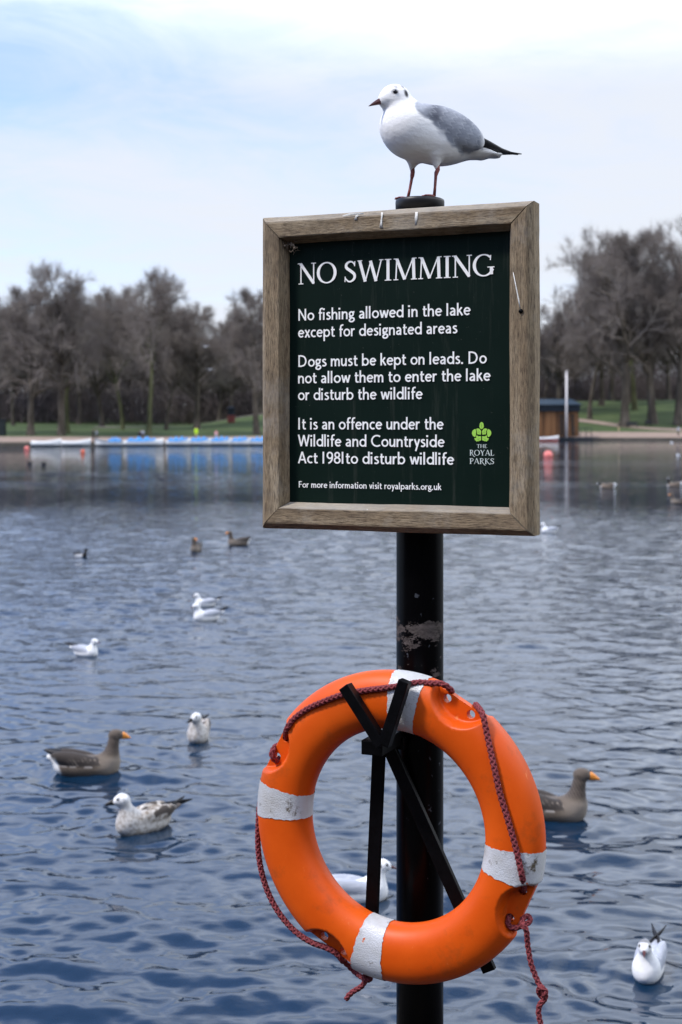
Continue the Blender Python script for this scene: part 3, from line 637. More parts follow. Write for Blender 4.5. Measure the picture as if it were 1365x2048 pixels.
# lettering: every letter is drawn as pen strokes
def arc(cx, cy, rx, ry, a0, a1, n=22): return [(cx + rx * math.cos(R(a0 + (a1 - a0) * k / n)), cy + ry * math.sin(R(a0 + (a1 - a0) * k / n))) for k in range(n + 1)]
def sm(P, n=7): return [tuple(p) for p in spline(P, n)]
XH, w_ = .66, .128; h_ = w_ / 2
def arch(x0, x1): return sm([(x0, .36), (x0 + .06, .52), ((x0 + x1) / 2 + .02, .595), (x1 - .03, .53), (x1, .38)]) + [(x1, 0)]
dot = lambda x, y: [(x - .075, y), (x + .075, y)]
GL = {'a': (.50, [sm([(.07, .55), (.2, .60), (.33, .54), (.37, .42)]) + [(.37, 0)], sm([(.37, .37), (.22, .345), (.1, .27), (.075, .17), (.12, .085), (.2, .065), (.3, .11), (.37, .21)])]),
 'b': (.58, [[(.07, 0), (.07, 1.03)], arc(.285, .33, .215, .265, -170, 170)]), 'c': (.46, [arc(.28, .33, .21, .265, 52, 308)]),
 'd': (.58, [[(.49, 0), (.49, 1.03)], arc(.275, .33, .215, .265, 10, 350)]), 'e': (.53, [[(.09, .35), (.46, .35)], arc(.27, .33, .205, .265, 4, 318)]),
 'f': (.33, [[(.14, 0), (.14, .75)] + sm([(.14, .76), (.17, .91), (.27, .965), (.36, .955)]), [(.02, .60), (.32, .60)]]),
 'g': (.49, [arc(.215, .425, .15, .175, 0, 360), [(.30, .56), (.46, .605)], sm([(.13, .28), (.085, .21), (.12, .135), (.28, .105), (.41, .04), (.42, -.10), (.32, -.2), (.2, -.22), (.085, -.17), (.06, -.08), (.12, .0), (.2, .09)])]),
 'h': (.53, [[(.07, 0), (.07, 1.03)], arch(.07, .42)]), 'i': (.21, [[(.07, 0), (.07, XH)], dot(.07, .90)]), 'k': (.47, [[(.07, 0), (.07, 1.03)], [(.1, .31), (.37, XH)], [(.19, .40), (.42, 0)]]),
 'l': (.21, [[(.07, 0), (.07, 1.03)]]), 'm': (.79, [[(.07, 0), (.07, XH)], arch(.07, .375), arch(.375, .68)]), 'n': (.53, [[(.07, 0), (.07, XH)], arch(.07, .42)]),
 'o': (.57, [arc(.28, .33, .22, .265, 0, 360)]), 'p': (.58, [[(.07, -.34), (.07, XH)], arc(.285, .33, .215, .265, -170, 170)]), 'r': (.35, [[(.07, 0), (.07, XH)], sm([(.07, .36), (.12, .51), (.21, .59), (.32, .585)])]),
 's': (.41, [sm([(.33, .555), (.22, .60), (.11, .555), (.095, .46), (.2, .36), (.31, .27), (.33, .155), (.24, .07), (.14, .065), (.055, .11)])]),
 't': (.36, [[(.14, .86), (.14, .2)] + sm([(.14, .2), (.17, .09), (.25, .06), (.34, .085)]), [(.02, .60), (.33, .60)]]),
 'u': (.53, [[(.07, XH), (.07, .27)] + sm([(.07, .26), (.11, .12), (.21, .065), (.33, .13), (.42, .29)]), [(.42, 0), (.42, XH)]]), 'v': (.45, [[(.05, XH), (.22, .02)], [(.22, .02), (.40, XH)]]),
 'w': (.71, [[(.05, XH), (.2, .02)], [(.2, .02), (.355, .62)], [(.355, .62), (.51, .02)], [(.51, .02), (.67, XH)]]), 'x': (.46, [[(.05, 0), (.40, XH)], [(.05, XH), (.40, 0)]]),
 'y': (.45, [[(.05, XH), (.235, .06)], [(.41, XH), (.13, -.33)]]), 'N': (.74, [[(.09, 0), (.09, 1)], [(.09, .97), (.61, .03)], [(.61, 0), (.61, 1)]]),
 'D': (.80, [[(.09, 0), (.09, 1)], sm([(.09, .93), (.3, .93), (.54, .82), (.655, .5), (.54, .18), (.3, .07), (.09, .07)])]), 'I': (.28, [[(.09, 0), (.09, 1)]]),
 'W': (.98, [[(.05, 1), (.26, .02)], [(.26, .02), (.48, .97)], [(.48, .97), (.70, .02)], [(.70, .02), (.91, 1)]]), 'C': (.79, [arc(.48, .5, .40, .44, 52, 308)]),
 'A': (.68, [[(.05, 0), (.335, .98)], [(.335, .98), (.62, 0)], [(.16, .31), (.51, .31)]]), 'F': (.52, [[(.09, 0), (.09, 1)], [(.09, .93), (.48, .93)], [(.09, .51), (.45, .51)]]),
 '1': (.30, [[(.10, 0), (.10, 1)]]), '9': (.54, [arc(.27, .69, .195, .25, 0, 360), sm([(.465, .68), (.44, .38), (.33, .15), (.16, .03)])]), '8': (.54, [arc(.265, .735, .165, .20, 0, 360), arc(.265, .28, .205, .22, 0, 360)]),
 '.': (.22, [dot(.08, .07)])}
TK, TN = .14, .058
def serif(x, y, h=.115): return ([(x - h, y), (x + h, y)], .042)
def thick(*P): return (list(P), TK)
def thin(*P): return (list(P), TN)
def oval(cx, cy, rx, ry, a0, a1):
    P = arc(cx, cy, rx, ry, a0, a1, 40); return (P, [TN + (TK - TN) * abs(math.cos(R(a0 + (a1 - a0) * k / 40))) ** 1.5 for k in range(41)])
def sS(P): p = sm(P); n = len(p); return (p, [TN + (TK - TN) * math.sin(math.pi * k / (n - 1)) ** 1.6 for k in range(n)])
SG = {'N': (.90, [thin((.15, .02), (.15, .98)), thick((.13, .98), (.76, .03)), thin((.76, 0), (.76, .98)), serif(.15, .02), serif(.09, .98, .09), serif(.76, .98)]),
 'O': (.98, [oval(.48, .5, .40, .475, 0, 360)]), 'S': (.66, [sS([(.53, .80), (.42, .94), (.27, .95), (.14, .84), (.15, .68), (.32, .54), (.5, .38), (.52, .2), (.40, .06), (.24, .04), (.09, .19)]), ([(.535, .97), (.525, .74)], .045), ([(.085, .27), (.075, .02)], .045)]),
 'W': (1.20, [thick((.10, .98), (.36, .0)), thin((.36, .0), (.62, .96)), thick((.60, .96), (.86, .0)), thin((.86, 0), (1.10, .98)), serif(.11, .98, .11), serif(1.10, .98, .10)]),
 'I': (.42, [thick((.21, 0), (.21, 1)), serif(.21, .02, .15), serif(.21, .98, .15)]), 'M': (1.12, [thin((.15, .02), (.19, .98)), thick((.19, .98), (.55, .02)), thin((.55, .02), (.92, .98)), thick((.94, .98), (.97, 0)), serif(.15, .02, .11), serif(.97, .02, .14), serif(.13, .98, .08), serif(.99, .98, .09)]),
 'G': (.96, [oval(.49, .5, .41, .475, 48, 338), thick((.82, .40), (.82, .08)), serif(.80, .41, .15), ([(.79, .95), (.77, .72)], .045)]),
 'T': (.74, [thick((.37, 0), (.37, .98)), ([(.06, .96), (.68, .96)], .06), serif(.37, .02, .14), ([(.06, .98), (.05, .78)], .05), ([(.68, .98), (.69, .78)], .05)]),
 'H': (.92, [thick((.18, 0), (.18, 1)), thick((.74, 0), (.74, 1)), thin((.18, .52), (.74, .52))] + [serif(x, y, .14) for x in (.18, .74) for y in (.02, .98)]),
 'E': (.66, [thick((.18, 0), (.18, 1)), ([(.08, .97), (.54, .97)], .06), ([(.18, .52), (.46, .52)], .06), ([(.08, .03), (.58, .03)], .06), ([(.55, .98), (.55, .8)], .05), ([(.58, .02), (.6, .22)], .05)]),
 'R': (.76, [thick((.18, 0), (.18, 1)), (sm([(.18, .96), (.38, .96), (.53, .86), (.54, .70), (.42, .54), (.18, .49)]), .09), ([(.34, .5), (.56, .12), (.74, -.14), (.9, -.22)], .10), serif(.18, .02, .14), serif(.1, .98, .08)]),
 'Y': (.80, [thick((.12, .98), (.40, .48)), thin((.40, .48), (.69, .98)), thick((.40, .5), (.40, 0)), serif(.4, .02, .14), serif(.12, .98, .12), serif(.69, .98, .1)]),
 'A': (.84, [thin((.1, .02), (.41, 1)), thick((.41, 1), (.74, .02)), thin((.2, .34), (.6, .34)), serif(.1, .02, .11), serif(.74, .02, .13)]),
 'L': (.66, [thick((.18, 0), (.18, 1)), serif(.18, .98, .14), ([(.06, .03), (.58, .03)], .06), ([(.58, .02), (.62, .24)], .05)]),
 'P': (.66, [thick((.18, 0), (.18, 1)), (sm([(.18, .96), (.38, .96), (.55, .85), (.56, .66), (.42, .5), (.18, .45)]), .09), serif(.18, .02, .15), serif(.1, .98, .08)]),
 'K': (.82, [thick((.18, 0), (.18, 1)), thin((.2, .46), (.62, .98)), ([(.3, .56), (.62, .1), (.86, -.08)], .10), serif(.18, .02, .14), serif(.18, .98, .14), serif(.63, .98, .1)])}
PAINT = varied('white_lettering', (.88, .88, .85), .55, .3, 30, .06); PALE = varied('pale_lettering', (.62, .70, .66), .55, .3, 30, .06); LIME = varied('lime_emblem', (.36, .68, .09), .55, .3, 300, .16)
def ribbon(P, wd, V, Fc, fx, n):
    m_ = len(P); wd = wd if hasattr(wd, '__len__') else [wd] * m_; b = len(V); P = [np.array(p, float) for p in P]; keep = [0] + [i for i in range(1, m_) if np.linalg.norm(P[i] - P[i - 1]) > 1e-6]
    P = [P[i] for i in keep]; wd = [wd[i] for i in keep]; m_ = len(P)
    for i in range(m_):
        t = P[min(i + 1, m_ - 1)] - P[max(i - 1, 0)]
        if i in (0, m_ - 1) and np.linalg.norm(P[0] - P[-1]) < 1e-4: t = P[1] - P[-2]
        t /= np.linalg.norm(t); s = np.array([-t[1], t[0]]) * wd[i] / 2
        for q_ in (P[i] + s, P[i] - s): V.append(tuple(loc3(*fx(q_, n))))
    for i in range(m_ - 1): Fc.append([b + 2 * i, b + 2 * i + 1, b + 2 * i + 3, b + 2 * i + 2])
def write(lines, name, m, font, wt=None):
    V = []; Fc = []
    for (txt, x0, y0, x1, cap) in lines:
        s0, z0 = hit(x0, y0, NB + .001); s1, _ = hit(x1, y0, NB + .001); Dl = (Vector((PX, PD, 0)) + SV * s0 + NV * NB).y; ch_ = cap / F * Dl
        tk = .04 if font is GL else .0; adv = sum(font[c][0] + tk if c != ' ' else .29 for c in txt); adv -= (.09 if font is GL else .06); ux = (s1 - s0) / adv; x = -.02; nn = NB + .0009
        for c in txt:
            if c == ' ': x += .29; continue
            for st in font[c][1]:
                P, wd = st if isinstance(st, tuple) else (st, None)
                k = ux / ch_
                if wd is None: wd = w_
                nn += .000004
                fx = lambda p, n, x=x: (s0 + (x + p[0]) * ux, n, z0 - BANKZ + p[1] * ch_)
                ribbon(P, [.15] * len(P) if (font is GL and len(P) == 2 and abs(P[0][1] - P[1][1]) < 1e-6 and abs(P[1][0] - P[0][0]) < .16) else wd, V, Fc, fx, nn)
            x += font[c][0] + tk
    o = mesh(name, V, Fc, m, board, False)
    me = o.data; bad = [p.index for p in me.polygons if p.normal.y > 0]
    bm = bmesh.new(); bm.from_mesh(me); bm.faces.ensure_lookup_table(); bmesh.ops.reverse_faces(bm, faces=[bm.faces[i] for i in bad]); bm.to_mesh(me); bm.free(); return o
write([('NO SWIMMING', 597, 569, 988, 42)], 'heading_lettering', PAINT, SG)
CAP = 23.5
write([('No fishing allowed in the lake', 597, 641.5, 941, CAP), ('except for designated areas', 597, 675.5, 915, CAP)], 'fishing_lettering', PAINT, GL)
write([('Dogs must be kept on leads. Do', 597, 734, 973.5, CAP), ('not allow them to enter the lake', 597, 767, 981, CAP), ('or disturb the wildlife', 597, 800.5, 845, CAP)], 'dogs_lettering', PAINT, GL)
write([('It is an offence under the', 597, 859, 887, CAP), ('Wildlife and Countryside', 597, 892.8, 889, CAP), ('Act 1981to disturb wildlife', 597, 926.5, 908, CAP)], 'offence_lettering', PAINT, GL)
write([('For more information visit royalparks.org.uk', 598, 975, 883, 12.8)], 'website_lettering', PAINT, GL)
write([('THE', 954, 895.8, 974.5, 7.2), ('ROYAL', 939.5, 911, 988.5, 11.3), ('PARKS', 939.5, 927.7, 989, 11.3)], 'emblem_lettering', PALE, SG)
leaf = []
top = [(662, 212), (690, 222), (706, 250), (722, 268), (724, 296), (716, 308), (732, 330), (730, 350), (716, 362), (722, 384), (706, 408), (676, 418), (662, 440)]
leaf.append(top + [(1324 - x, y) for x, y in top[-2:0:-1]])
for f in (lambda x: x, lambda x: 1326 - x):
    leaf.append([(f(x), y) for x, y in [(476, 424)] + [(500 - 130 * math.cos(R(a)), 548 - 128 * math.sin(R(a))) for a in range(72, -82, -11)][1:] + [(464, 668), (484, 630), (498, 588), (492, 540), (502, 500), (490, 462)]])
    leaf.append([(f(x), y) for x, y in [(500, 424), (524, 408), (566, 408), (604, 424), (624, 450), (644, 478), (650, 500), (646, 560), (634, 600), (598, 592), (580, 586), (548, 590), (524, 574), (530, 548), (516, 522), (528, 492), (506, 462)]])
    leaf.append([(f(x), y) for x, y in [(518, 612), (552, 640), (572, 656), (588, 634), (610, 652), (648, 640), (646, 770), (606, 776), (568, 800), (548, 790), (512, 808), (488, 780), (464, 764), (444, 704), (486, 700), (502, 676), (496, 640)]])
V = []; Fc = []
for poly in leaf:
    b0 = len(V)
    for (x, y) in poly: s, z = hit(920 + x / 15.17, 830 + y / 15.17, NB + .001); V.append(tuple(loc3(s, NB + .0009, z - BANKZ)))
    Fc.append(list(range(b0, len(V))))
emb = mesh('crown_emblem', V, Fc, LIME, board, False)
bm = bmesh.new(); bm.from_mesh(emb.data); bm.normal_update(); bmesh.ops.reverse_faces(bm, faces=[f for f in bm.faces if f.normal.y > 0]); bmesh.ops.triangulate(bm, faces=bm.faces[:]); bm.to_mesh(emb.data); bm.free()
V = []; Fc = []                                       # dark leaf veins
def px2(p, n): s, z = hit(920 + p[0] / 15.17, 830 + p[1] / 15.17, NB + .001); return s, n, z - BANKZ
for P in ([(662, 250), (662, 400)], [(640, 300), (662, 330), (684, 300)], [(560, 450), (610, 540)], [(766, 450), (716, 540)], [(545, 520), (600, 550)], [(781, 520), (726, 550)], [(565, 690), (560, 760)], [(761, 690), (766, 760)], [(520, 720), (560, 765), (610, 700)], [(806, 720), (766, 765), (716, 700)]): ribbon(P, 5.5, V, Fc, px2, NB + .0012)
vein = mesh('leaf_vein', V, Fc, varied('vein_green', (.16, .36, .05), .6), emb, False)
# weathering on the frame: droppings, cobweb, screw heads
DROP = varied('dropping_white', (.72, .71, .66), .8, .2, 200, .3)
def dropping(pts, r, n=NF + .0005):
    mb = MB(); P = [P3(x, y, n) for x, y in pts]; mb.tube(P, [k * 1.25 for k in r] if hasattr(r, '__len__') else [r] * len(P), 8); o = mb.build('dropping', DROP, sign, True)
    c = sum(P, Vector()) / len(P)
    for v in o.data.vertices: v.co.y = c.y + (v.co.y - c.y) * .10 - .0006
dropping([(765, 425), (764, 436), (763, 446), (763, 456)], [.0022, .0015, .0022, .0034]); dropping([(717, 430), (713, 433), (712, 440)], [.003, .002, .0035]); dropping([(686, 432), (700, 429), (728, 427)], [.001, .0025, .0015])
dropping([(834, 424), (833, 436), (832, 450)], [.0025, .0032, .0015]); dropping([(737, 1019), (735, 1024)], [.0035, .0015], NF - .008); dropping([(1027, 545), (1033, 575), (1038, 600), (1041, 618)], [.0006, .0012, .0014, .0006])
MB().tube([P3(1042, 622, NF - .004), P3(1042, 622, NF + .004)], .0055, 10).build('screw', STEEL, sign, True)
cw = MB(); rc = random.Random(2)
for k in range(46):
    a = P3(572 + rc.uniform(-6, 20), 478 + rc.uniform(0, 24), NB + rc.uniform(.006, .026)); cw.tube([a, a + Vector((rc.gauss(0, .008), rc.gauss(0, .004), rc.gauss(0, .007)))], .0007, 4)
for k in range(7):
    a = P3(568 + rc.uniform(0, 22), 484 + rc.uniform(0, 16), NB + .02); cw.lathe([(.0008, -.004), (.0035, -.001), (.003, .003), (.0008, .005)], a, 8)
cw.build('cobweb', varied('cobweb_dust', (.20, .16, .12), .95, .1, 200, .4), sign, True)

# ------------------------------------------------------------------ the life ring
RC, RA, RB = .3120, .0720, .054
RN = .150; rs, rz_ = hit(792, 1651, RN)
TH2 = R(26.5); SV2 = Vector((math.cos(TH2), -math.sin(TH2), 0)); NV2 = Vector((-math.sin(TH2), -math.cos(TH2), 0)); RCW = Vector((PX, PD, 0)) + SV * rs + NV * RN + Vector((0, 0, rz_))
def hitr(px, py, h):                                  # the photo pixel seen on the ring's own plane, h before its middle
    e_ = Vector((0, 0, CAMZ)); d = at(px, py, 1.0) - e_; t = (RCW + NV2 * h - e_).dot(NV2) / d.dot(NV2); p = e_ + d * t - RCW; return p.dot(SV2), p.z
ringC = loc3(rs, RN, rz_)
wc = Matrix.Rotation(ROOTZ, 4, 'Z') @ ringC + Vector((PX, PD, 0))
buoy = empty('life_ring', RCW, -TH2, 'orange life ring with white reflective bands hanging from the black fork below the sign', 'life ring')
HOLES = []
for hx_, hy_ in ((902, 1383), (955, 1412), (1047, 1780), (1020, 1833), (642, 1885), (683, 1918), (571, 1472), (547, 1507)):
    a_, b_ = hitr(hx_, hy_, .006); HOLES.append((math.atan2(a_, b_), min(.358, max(.350, math.hypot(a_, b_)))))
REC = [(HOLES[i][0] + HOLES[i + 1][0]) / 2 for i in (0, 2, 4, 6)]
def ring_pt(ph, ps, off=0.0):
    c, s = np.cos(ps), np.sin(ps); e = .86; rho = RC + (RA + off) * np.sign(c) * np.abs(c) ** e; n = (RB + off) * np.sign(s) * np.abs(s) ** e
    sx, z = rho * np.sin(ph), rho * np.cos(ph)
    for pk in REC:
        cx_, cz_ = .398 * math.sin(pk), .398 * math.cos(pk); d = np.hypot(sx - cx_, z - cz_); m_ = sst(.0815, .0715, d)
        n = n * (1 - m_) + np.clip(n, -.010, .010) * m_
        along = sx * math.sin(pk) + z * math.cos(pk); cut = np.maximum(along - .3715, 0) * m_; sx = sx - cut * math.sin(pk); z = z - cut * math.cos(pk)
    return sx, n, z
nph, nps = 840, 120
PH, PS = np.meshgrid(np.arange(nph) * 2 * math.pi / nph, np.arange(nps) * 2 * math.pi / nps, indexing='ij')
sx, nn, zz_ = ring_pt(PH, PS); V = np.stack([sx, -nn, zz_], -1).reshape(-1, 3)
i0 = np.arange(nph * nps).reshape(nph, nps); i1 = np.roll(i0, -1, 0)
Fq = np.stack([i0, i1, np.roll(i1, -1, 1), np.roll(i0, -1, 1)], -1).reshape(-1, 4)
q = NM('orange_plastic'); nz = q.noise(6, 6, .6); scr = q.ramp(q.noise(34, 6, .7, sc=(1, 1, .6)), [(.66, 0), (.74, 1)]); dirt = q.ramp(q.noise(11, 7, .7, loc=(5, 2, 1)), [(.54, 0), (.74, 1)])
c = q.ramp(nz, [(.3, (.60, .070, .001)), (.7, (.72, .100, .0025))]); c = q.mix(q.math('MULTIPLY', scr, .55), c, (.85, .32, .10)); c = q.mix(q.math('MULTIPLY', dirt, .55), c, (.20, .05, .012))
q.set(c, q.math('ADD', .36, q.math('MULTIPLY', nz, .22)), .28).bump(q.noise(90, 4), .06, .002); ORANGE = q.m
ring = mesh('ring', V, Fq, ORANGE, buoy)
bm = bmesh.new(); bm.from_mesh(ring.data); bmesh.ops.recalc_face_normals(bm, faces=bm.faces); bm.to_mesh(ring.data); bm.free()
hc_ = MB()
for a, r in HOLES: hc_.tube([(r * math.sin(a), -.03, r * math.cos(a)), (r * math.sin(a), .03, r * math.cos(a))], .0105, 16)
cut = hc_.build('hole_cutter'); cut.parent = buoy
md = ring.modifiers.new('holes', 'BOOLEAN'); md.operation = 'DIFFERENCE'; md.object = cut; md.solver = 'EXACT'
bpy.context.view_layer.update(); dg = bpy.context.evaluated_depsgraph_get(); nm = bpy.data.meshes.new_from_object(ring.evaluated_get(dg))
ring.modifiers.clear()
if len(nm.vertices) > 1000: ring.data = nm
bpy.data.objects.remove(cut)
q = NM('reflective_tape'); gridn = q.n('TexVoronoi'); q.link(q.co(), gridn.inputs['Vector']); gridn.inputs['Scale'].default_value = 260
cr = q.ramp(q.noise(18, 8, .78, sc=(1, 1, 1)), [(.575, 0), (.66, 1)]); gr_ = q.noise(7, 6, .65)
c = q.mix(q.ramp(gr_, [(.38, 0), (.75, .85)]), (.58, .60, .63), (.36, .34, .30)); c = q.mix(cr, c, (.11, .085, .05)); c = q.mix(q.ramp(q.noise(30, 3, .5, loc=(2, 7, 4)), [(.73, 0), (.75, 1)]), c, (.62, .12, .01))
q.set(c, .38, .5).bump(q.math('ADD', gridn.outputs['Distance'], q.noise(40, 5)), .25, .003); TAPE = q.m
rt = np.random.default_rng(3)
for k in range(4):
    c0 = R(7.2 + 90 * k + [0, 1, 2.5, -2][k]); np2 = 200; nb = 26; ps = np.linspace(0, 2 * math.pi, np2, endpoint=False)
    ja = np.convolve(np.tile(rt.normal(0, 1, np2), 3), np.ones(3) / 3, 'same')[np2:2 * np2] * R(.28); jb = np.convolve(np.tile(rt.normal(0, 1, np2), 3), np.ones(3) / 3, 'same')[np2:2 * np2] * R(.28)
    ph = c0 + np.linspace(-R(6.9), R(6.9), nb)[:, None] * np.ones((1, np2)) + np.linspace(1, 0, nb)[:, None] * ja + np.linspace(0, 1, nb)[:, None] * jb
    a_, n_, z_ = ring_pt(ph, np.repeat(ps[None, :], nb, 0), .0014); V = np.stack([a_, -n_, z_], -1).reshape(-1, 3)
    i0 = np.arange(nb * np2).reshape(nb, np2); Fq = np.stack([i0[:-1], i0[1:], np.roll(i0[1:], -1, 1), np.roll(i0[:-1], -1, 1)], -1).reshape(-1, 4)
    mesh('reflective_band', V, Fq, TAPE, buoy)
ROPE = varied('maroon_rope', (.21, .042, .048), .8, .25, 220, .45, .3, .002)
def plait(name, P, r, m, parent, pitch=.042, knots=()):
    """a plaited rope: six strands, three wound each way, on a smooth path"""
    C = np.array(spline(P, 14)); seg = np.linalg.norm(np.diff(C, axis=0), axis=1); s = np.concatenate([[0], np.cumsum(seg)]); n = max(8, int(s[-1] / .0034)); u = np.linspace(0, s[-1], n)
    C = np.stack([np.interp(u, s, C[:, k]) for k in range(3)], 1); T = np.gradient(C, axis=0); T /= np.linalg.norm(T, axis=1)[:, None] + 1e-9
    fr_ = np.cross(T[0], [.3, .8, .5]); A = []
    for t in T: fr_ = fr_ - t * fr_.dot(t); fr_ /= np.linalg.norm(fr_); A.append(fr_)
    A = np.array(A); B = np.cross(T, A); mb = MB(); mb.tube(C, r * .66, 8)
    for j in range(6):
        sg = 1 if j % 2 else -1; ph = sg * 2 * math.pi * u / pitch + j // 2 * 2.0944; rr_ = r * (.66 + .10 * np.cos(3 * 2 * math.pi * u / pitch + j * 3.14))
        mb.tube(C + A * (np.cos(ph) * rr_)[:, None] + B * (np.sin(ph) * rr_)[:, None], r * .40, 5)
    return mb.build(name, m, parent, True)
def rp(px, py, lift=.007, n=None):
    """point of the rope lying on the ring where the photo shows it"""
    h = RB if n is None else n
    for _ in range(4):
        s, z = hitr(px, py, h)
        if n is not None: break
        rho = math.hypot(s, z); k = (rho - RC) / RA; h = (RB * max(0, 1 - abs(k) ** 2.2) ** .5 if abs(k) < 1 else 0) + lift
    return loc3(s, h, z)
RR = .0074
plait('grab_rope', [rp(561, 1516, n=-.004), rp(553, 1522, n=.012), rp(544, 1509, n=.026), rp(549, 1496, n=.012), rp(556, 1491, n=-.014), rp(574, 1483, n=-.008), rp(572, 1470, n=.014), rp(575, 1456), rp(588, 1438), rp(615, 1418), rp(650, 1402), rp(690, 1388), rp(730, 1381), rp(770, 1376), rp(805, 1371), rp(835, 1365), rp(862, 1363), rp(885, 1368, n=.032), rp(902, 1380, n=.012), rp(903, 1384, n=-.02)], RR, ROPE, buoy)
plait('grab_rope', [rp(952, 1410, n=-.02), rp(955, 1413, n=.012), rp(966, 1430, n=.040), rp(976, 1475), rp(988, 1530), rp(1000, 1585), rp(1014, 1632), rp(1028, 1680), rp(1038, 1722), rp(1044, 1750, lift=.009), rp(1048, 1768, n=.034), rp(1048, 1778, n=.012), rp(1047, 1782, n=-.02)], RR, ROPE, buoy)
plait('grab_rope', [rp(541, 1545, n=-.03), rp(522, 1600, n=-.014), rp(517, 1650, n=-.004), rp(517, 1700, n=.0), rp(524, 1745, n=.004), rp(538, 1788, n=.008), rp(560, 1828, n=.014), rp(590, 1862, n=.018), rp(622, 1884, n=.022), rp(652, 1895, n=.022), rp(672, 1906, n=.016), rp(684, 1919, n=.004), rp(686, 1922, n=-.02)], RR, ROPE, buoy)
plait('rope_end', [rp(686, 1920, n=-.02), rp(708, 1942, n=-.03), rp(725, 1955, n=-.012), rp(738, 1960, n=.0), rp(741, 1952, n=-.02), rp(730, 1952, n=-.004), rp(729, 1965, n=.004), rp(722, 1974, n=.0), rp(707, 1983, n=.0), rp(697, 1992, n=.0), rp(693, 1999, n=.0)], RR * .9, ROPE, buoy)
plait('rope_end', [rp(1047, 1786, n=-.02), rp(1040, 1815, n=-.024), rp(1022, 1832, n=-.012), rp(1018, 1836, n=.012), rp(1017, 1850, n=.018), rp(1030, 1856, n=.016), rp(1048, 1850, n=.012), rp(1060, 1843, n=.004), rp(1058, 1833, n=-.008), rp(1047, 1836, n=.006), rp(1046, 1851, n=.022), rp(1053, 1860, n=.02), rp(1056, 1890, n=.01), rp(1062, 1925, n=.01), rp(1073, 1956, n=.008), rp(1083, 1976, n=.01), rp(1090, 1986, n=.016), rp(1086, 1994, n=.0), rp(1078, 1985, n=.0), rp(1082, 1974, n=.018), rp(1091, 1983, n=.012), rp(1090, 1998, n=.006), rp(1080, 2010, n=.006), rp(1078, 2030, n=.004), rp(1086, 2065, n=.004), rp(1090, 2090, n=.004)], RR * .88, ROPE, buoy)

# ------------------------------------------------------------------ the gull on the post
capz = BANKZ + TOPZ + .0185
gull = empty('standing_gull', (PX + .012, PD - .005, capz), R(180 + 17), 'white gull with grey wings standing on top of the post above the sign', 'gull')
K = 1.06 / 778.0
def gp(px, py, y=0.0): return np.array([(852 - px) * K, y, (401 - py) * K / 1.06])
hc = gp(791, 202); T = turned(10, hc); a10 = R(10); hrot = np.array([[math.cos(a10), -math.sin(a10), 0], [math.sin(a10), math.cos(a10), 0], [0, 0, 1]])
wingS = lambda s: (lambda P: ell(P, gp(900, 263, s * .043), (.090, .024, .041), rotY(27)))
scap = lambda s: (lambda P: ell(P, gp(868, 247, s * .034), (.056, .025, .029), rotY(30)))
prims = [(lambda P: ell(P, gp(848, 277), (.116, .062, .064), rotY(17)), 0, .02), (lambda P: ell(P, gp(817, 267), (.055, .057, .062)), 0, .035),
         (lambda P: cone(P, gp(895, 288), gp(965, 301), .046, .020), 3, .03), (lambda P: ell(P, gp(978, 303), (.040, .026, .009), rotY(9)), 3, .02),
         (wingS(1), 1, .007), (wingS(-1), 1, .007), (scap(1), 5, .006), (scap(-1), 5, .006),
         (lambda P: cone(P, gp(816, 246), gp(798, 208), .046, .031), 2, .035), (lambda P: ell(P, hc, (.037, .0295, .031), hrot), 4, .02), (lambda P: ell(P, T((.026, 0, -.011)), (.018, .017, .016), hrot), 4, .014),
         (lambda P: cone(P, gp(866, 318, .024), gp(869, 340, .026), .02, .006), 0, .012), (lambda P: cone(P, gp(836, 318, -.024), gp(833, 338, -.026), .02, .006), 0, .012)]
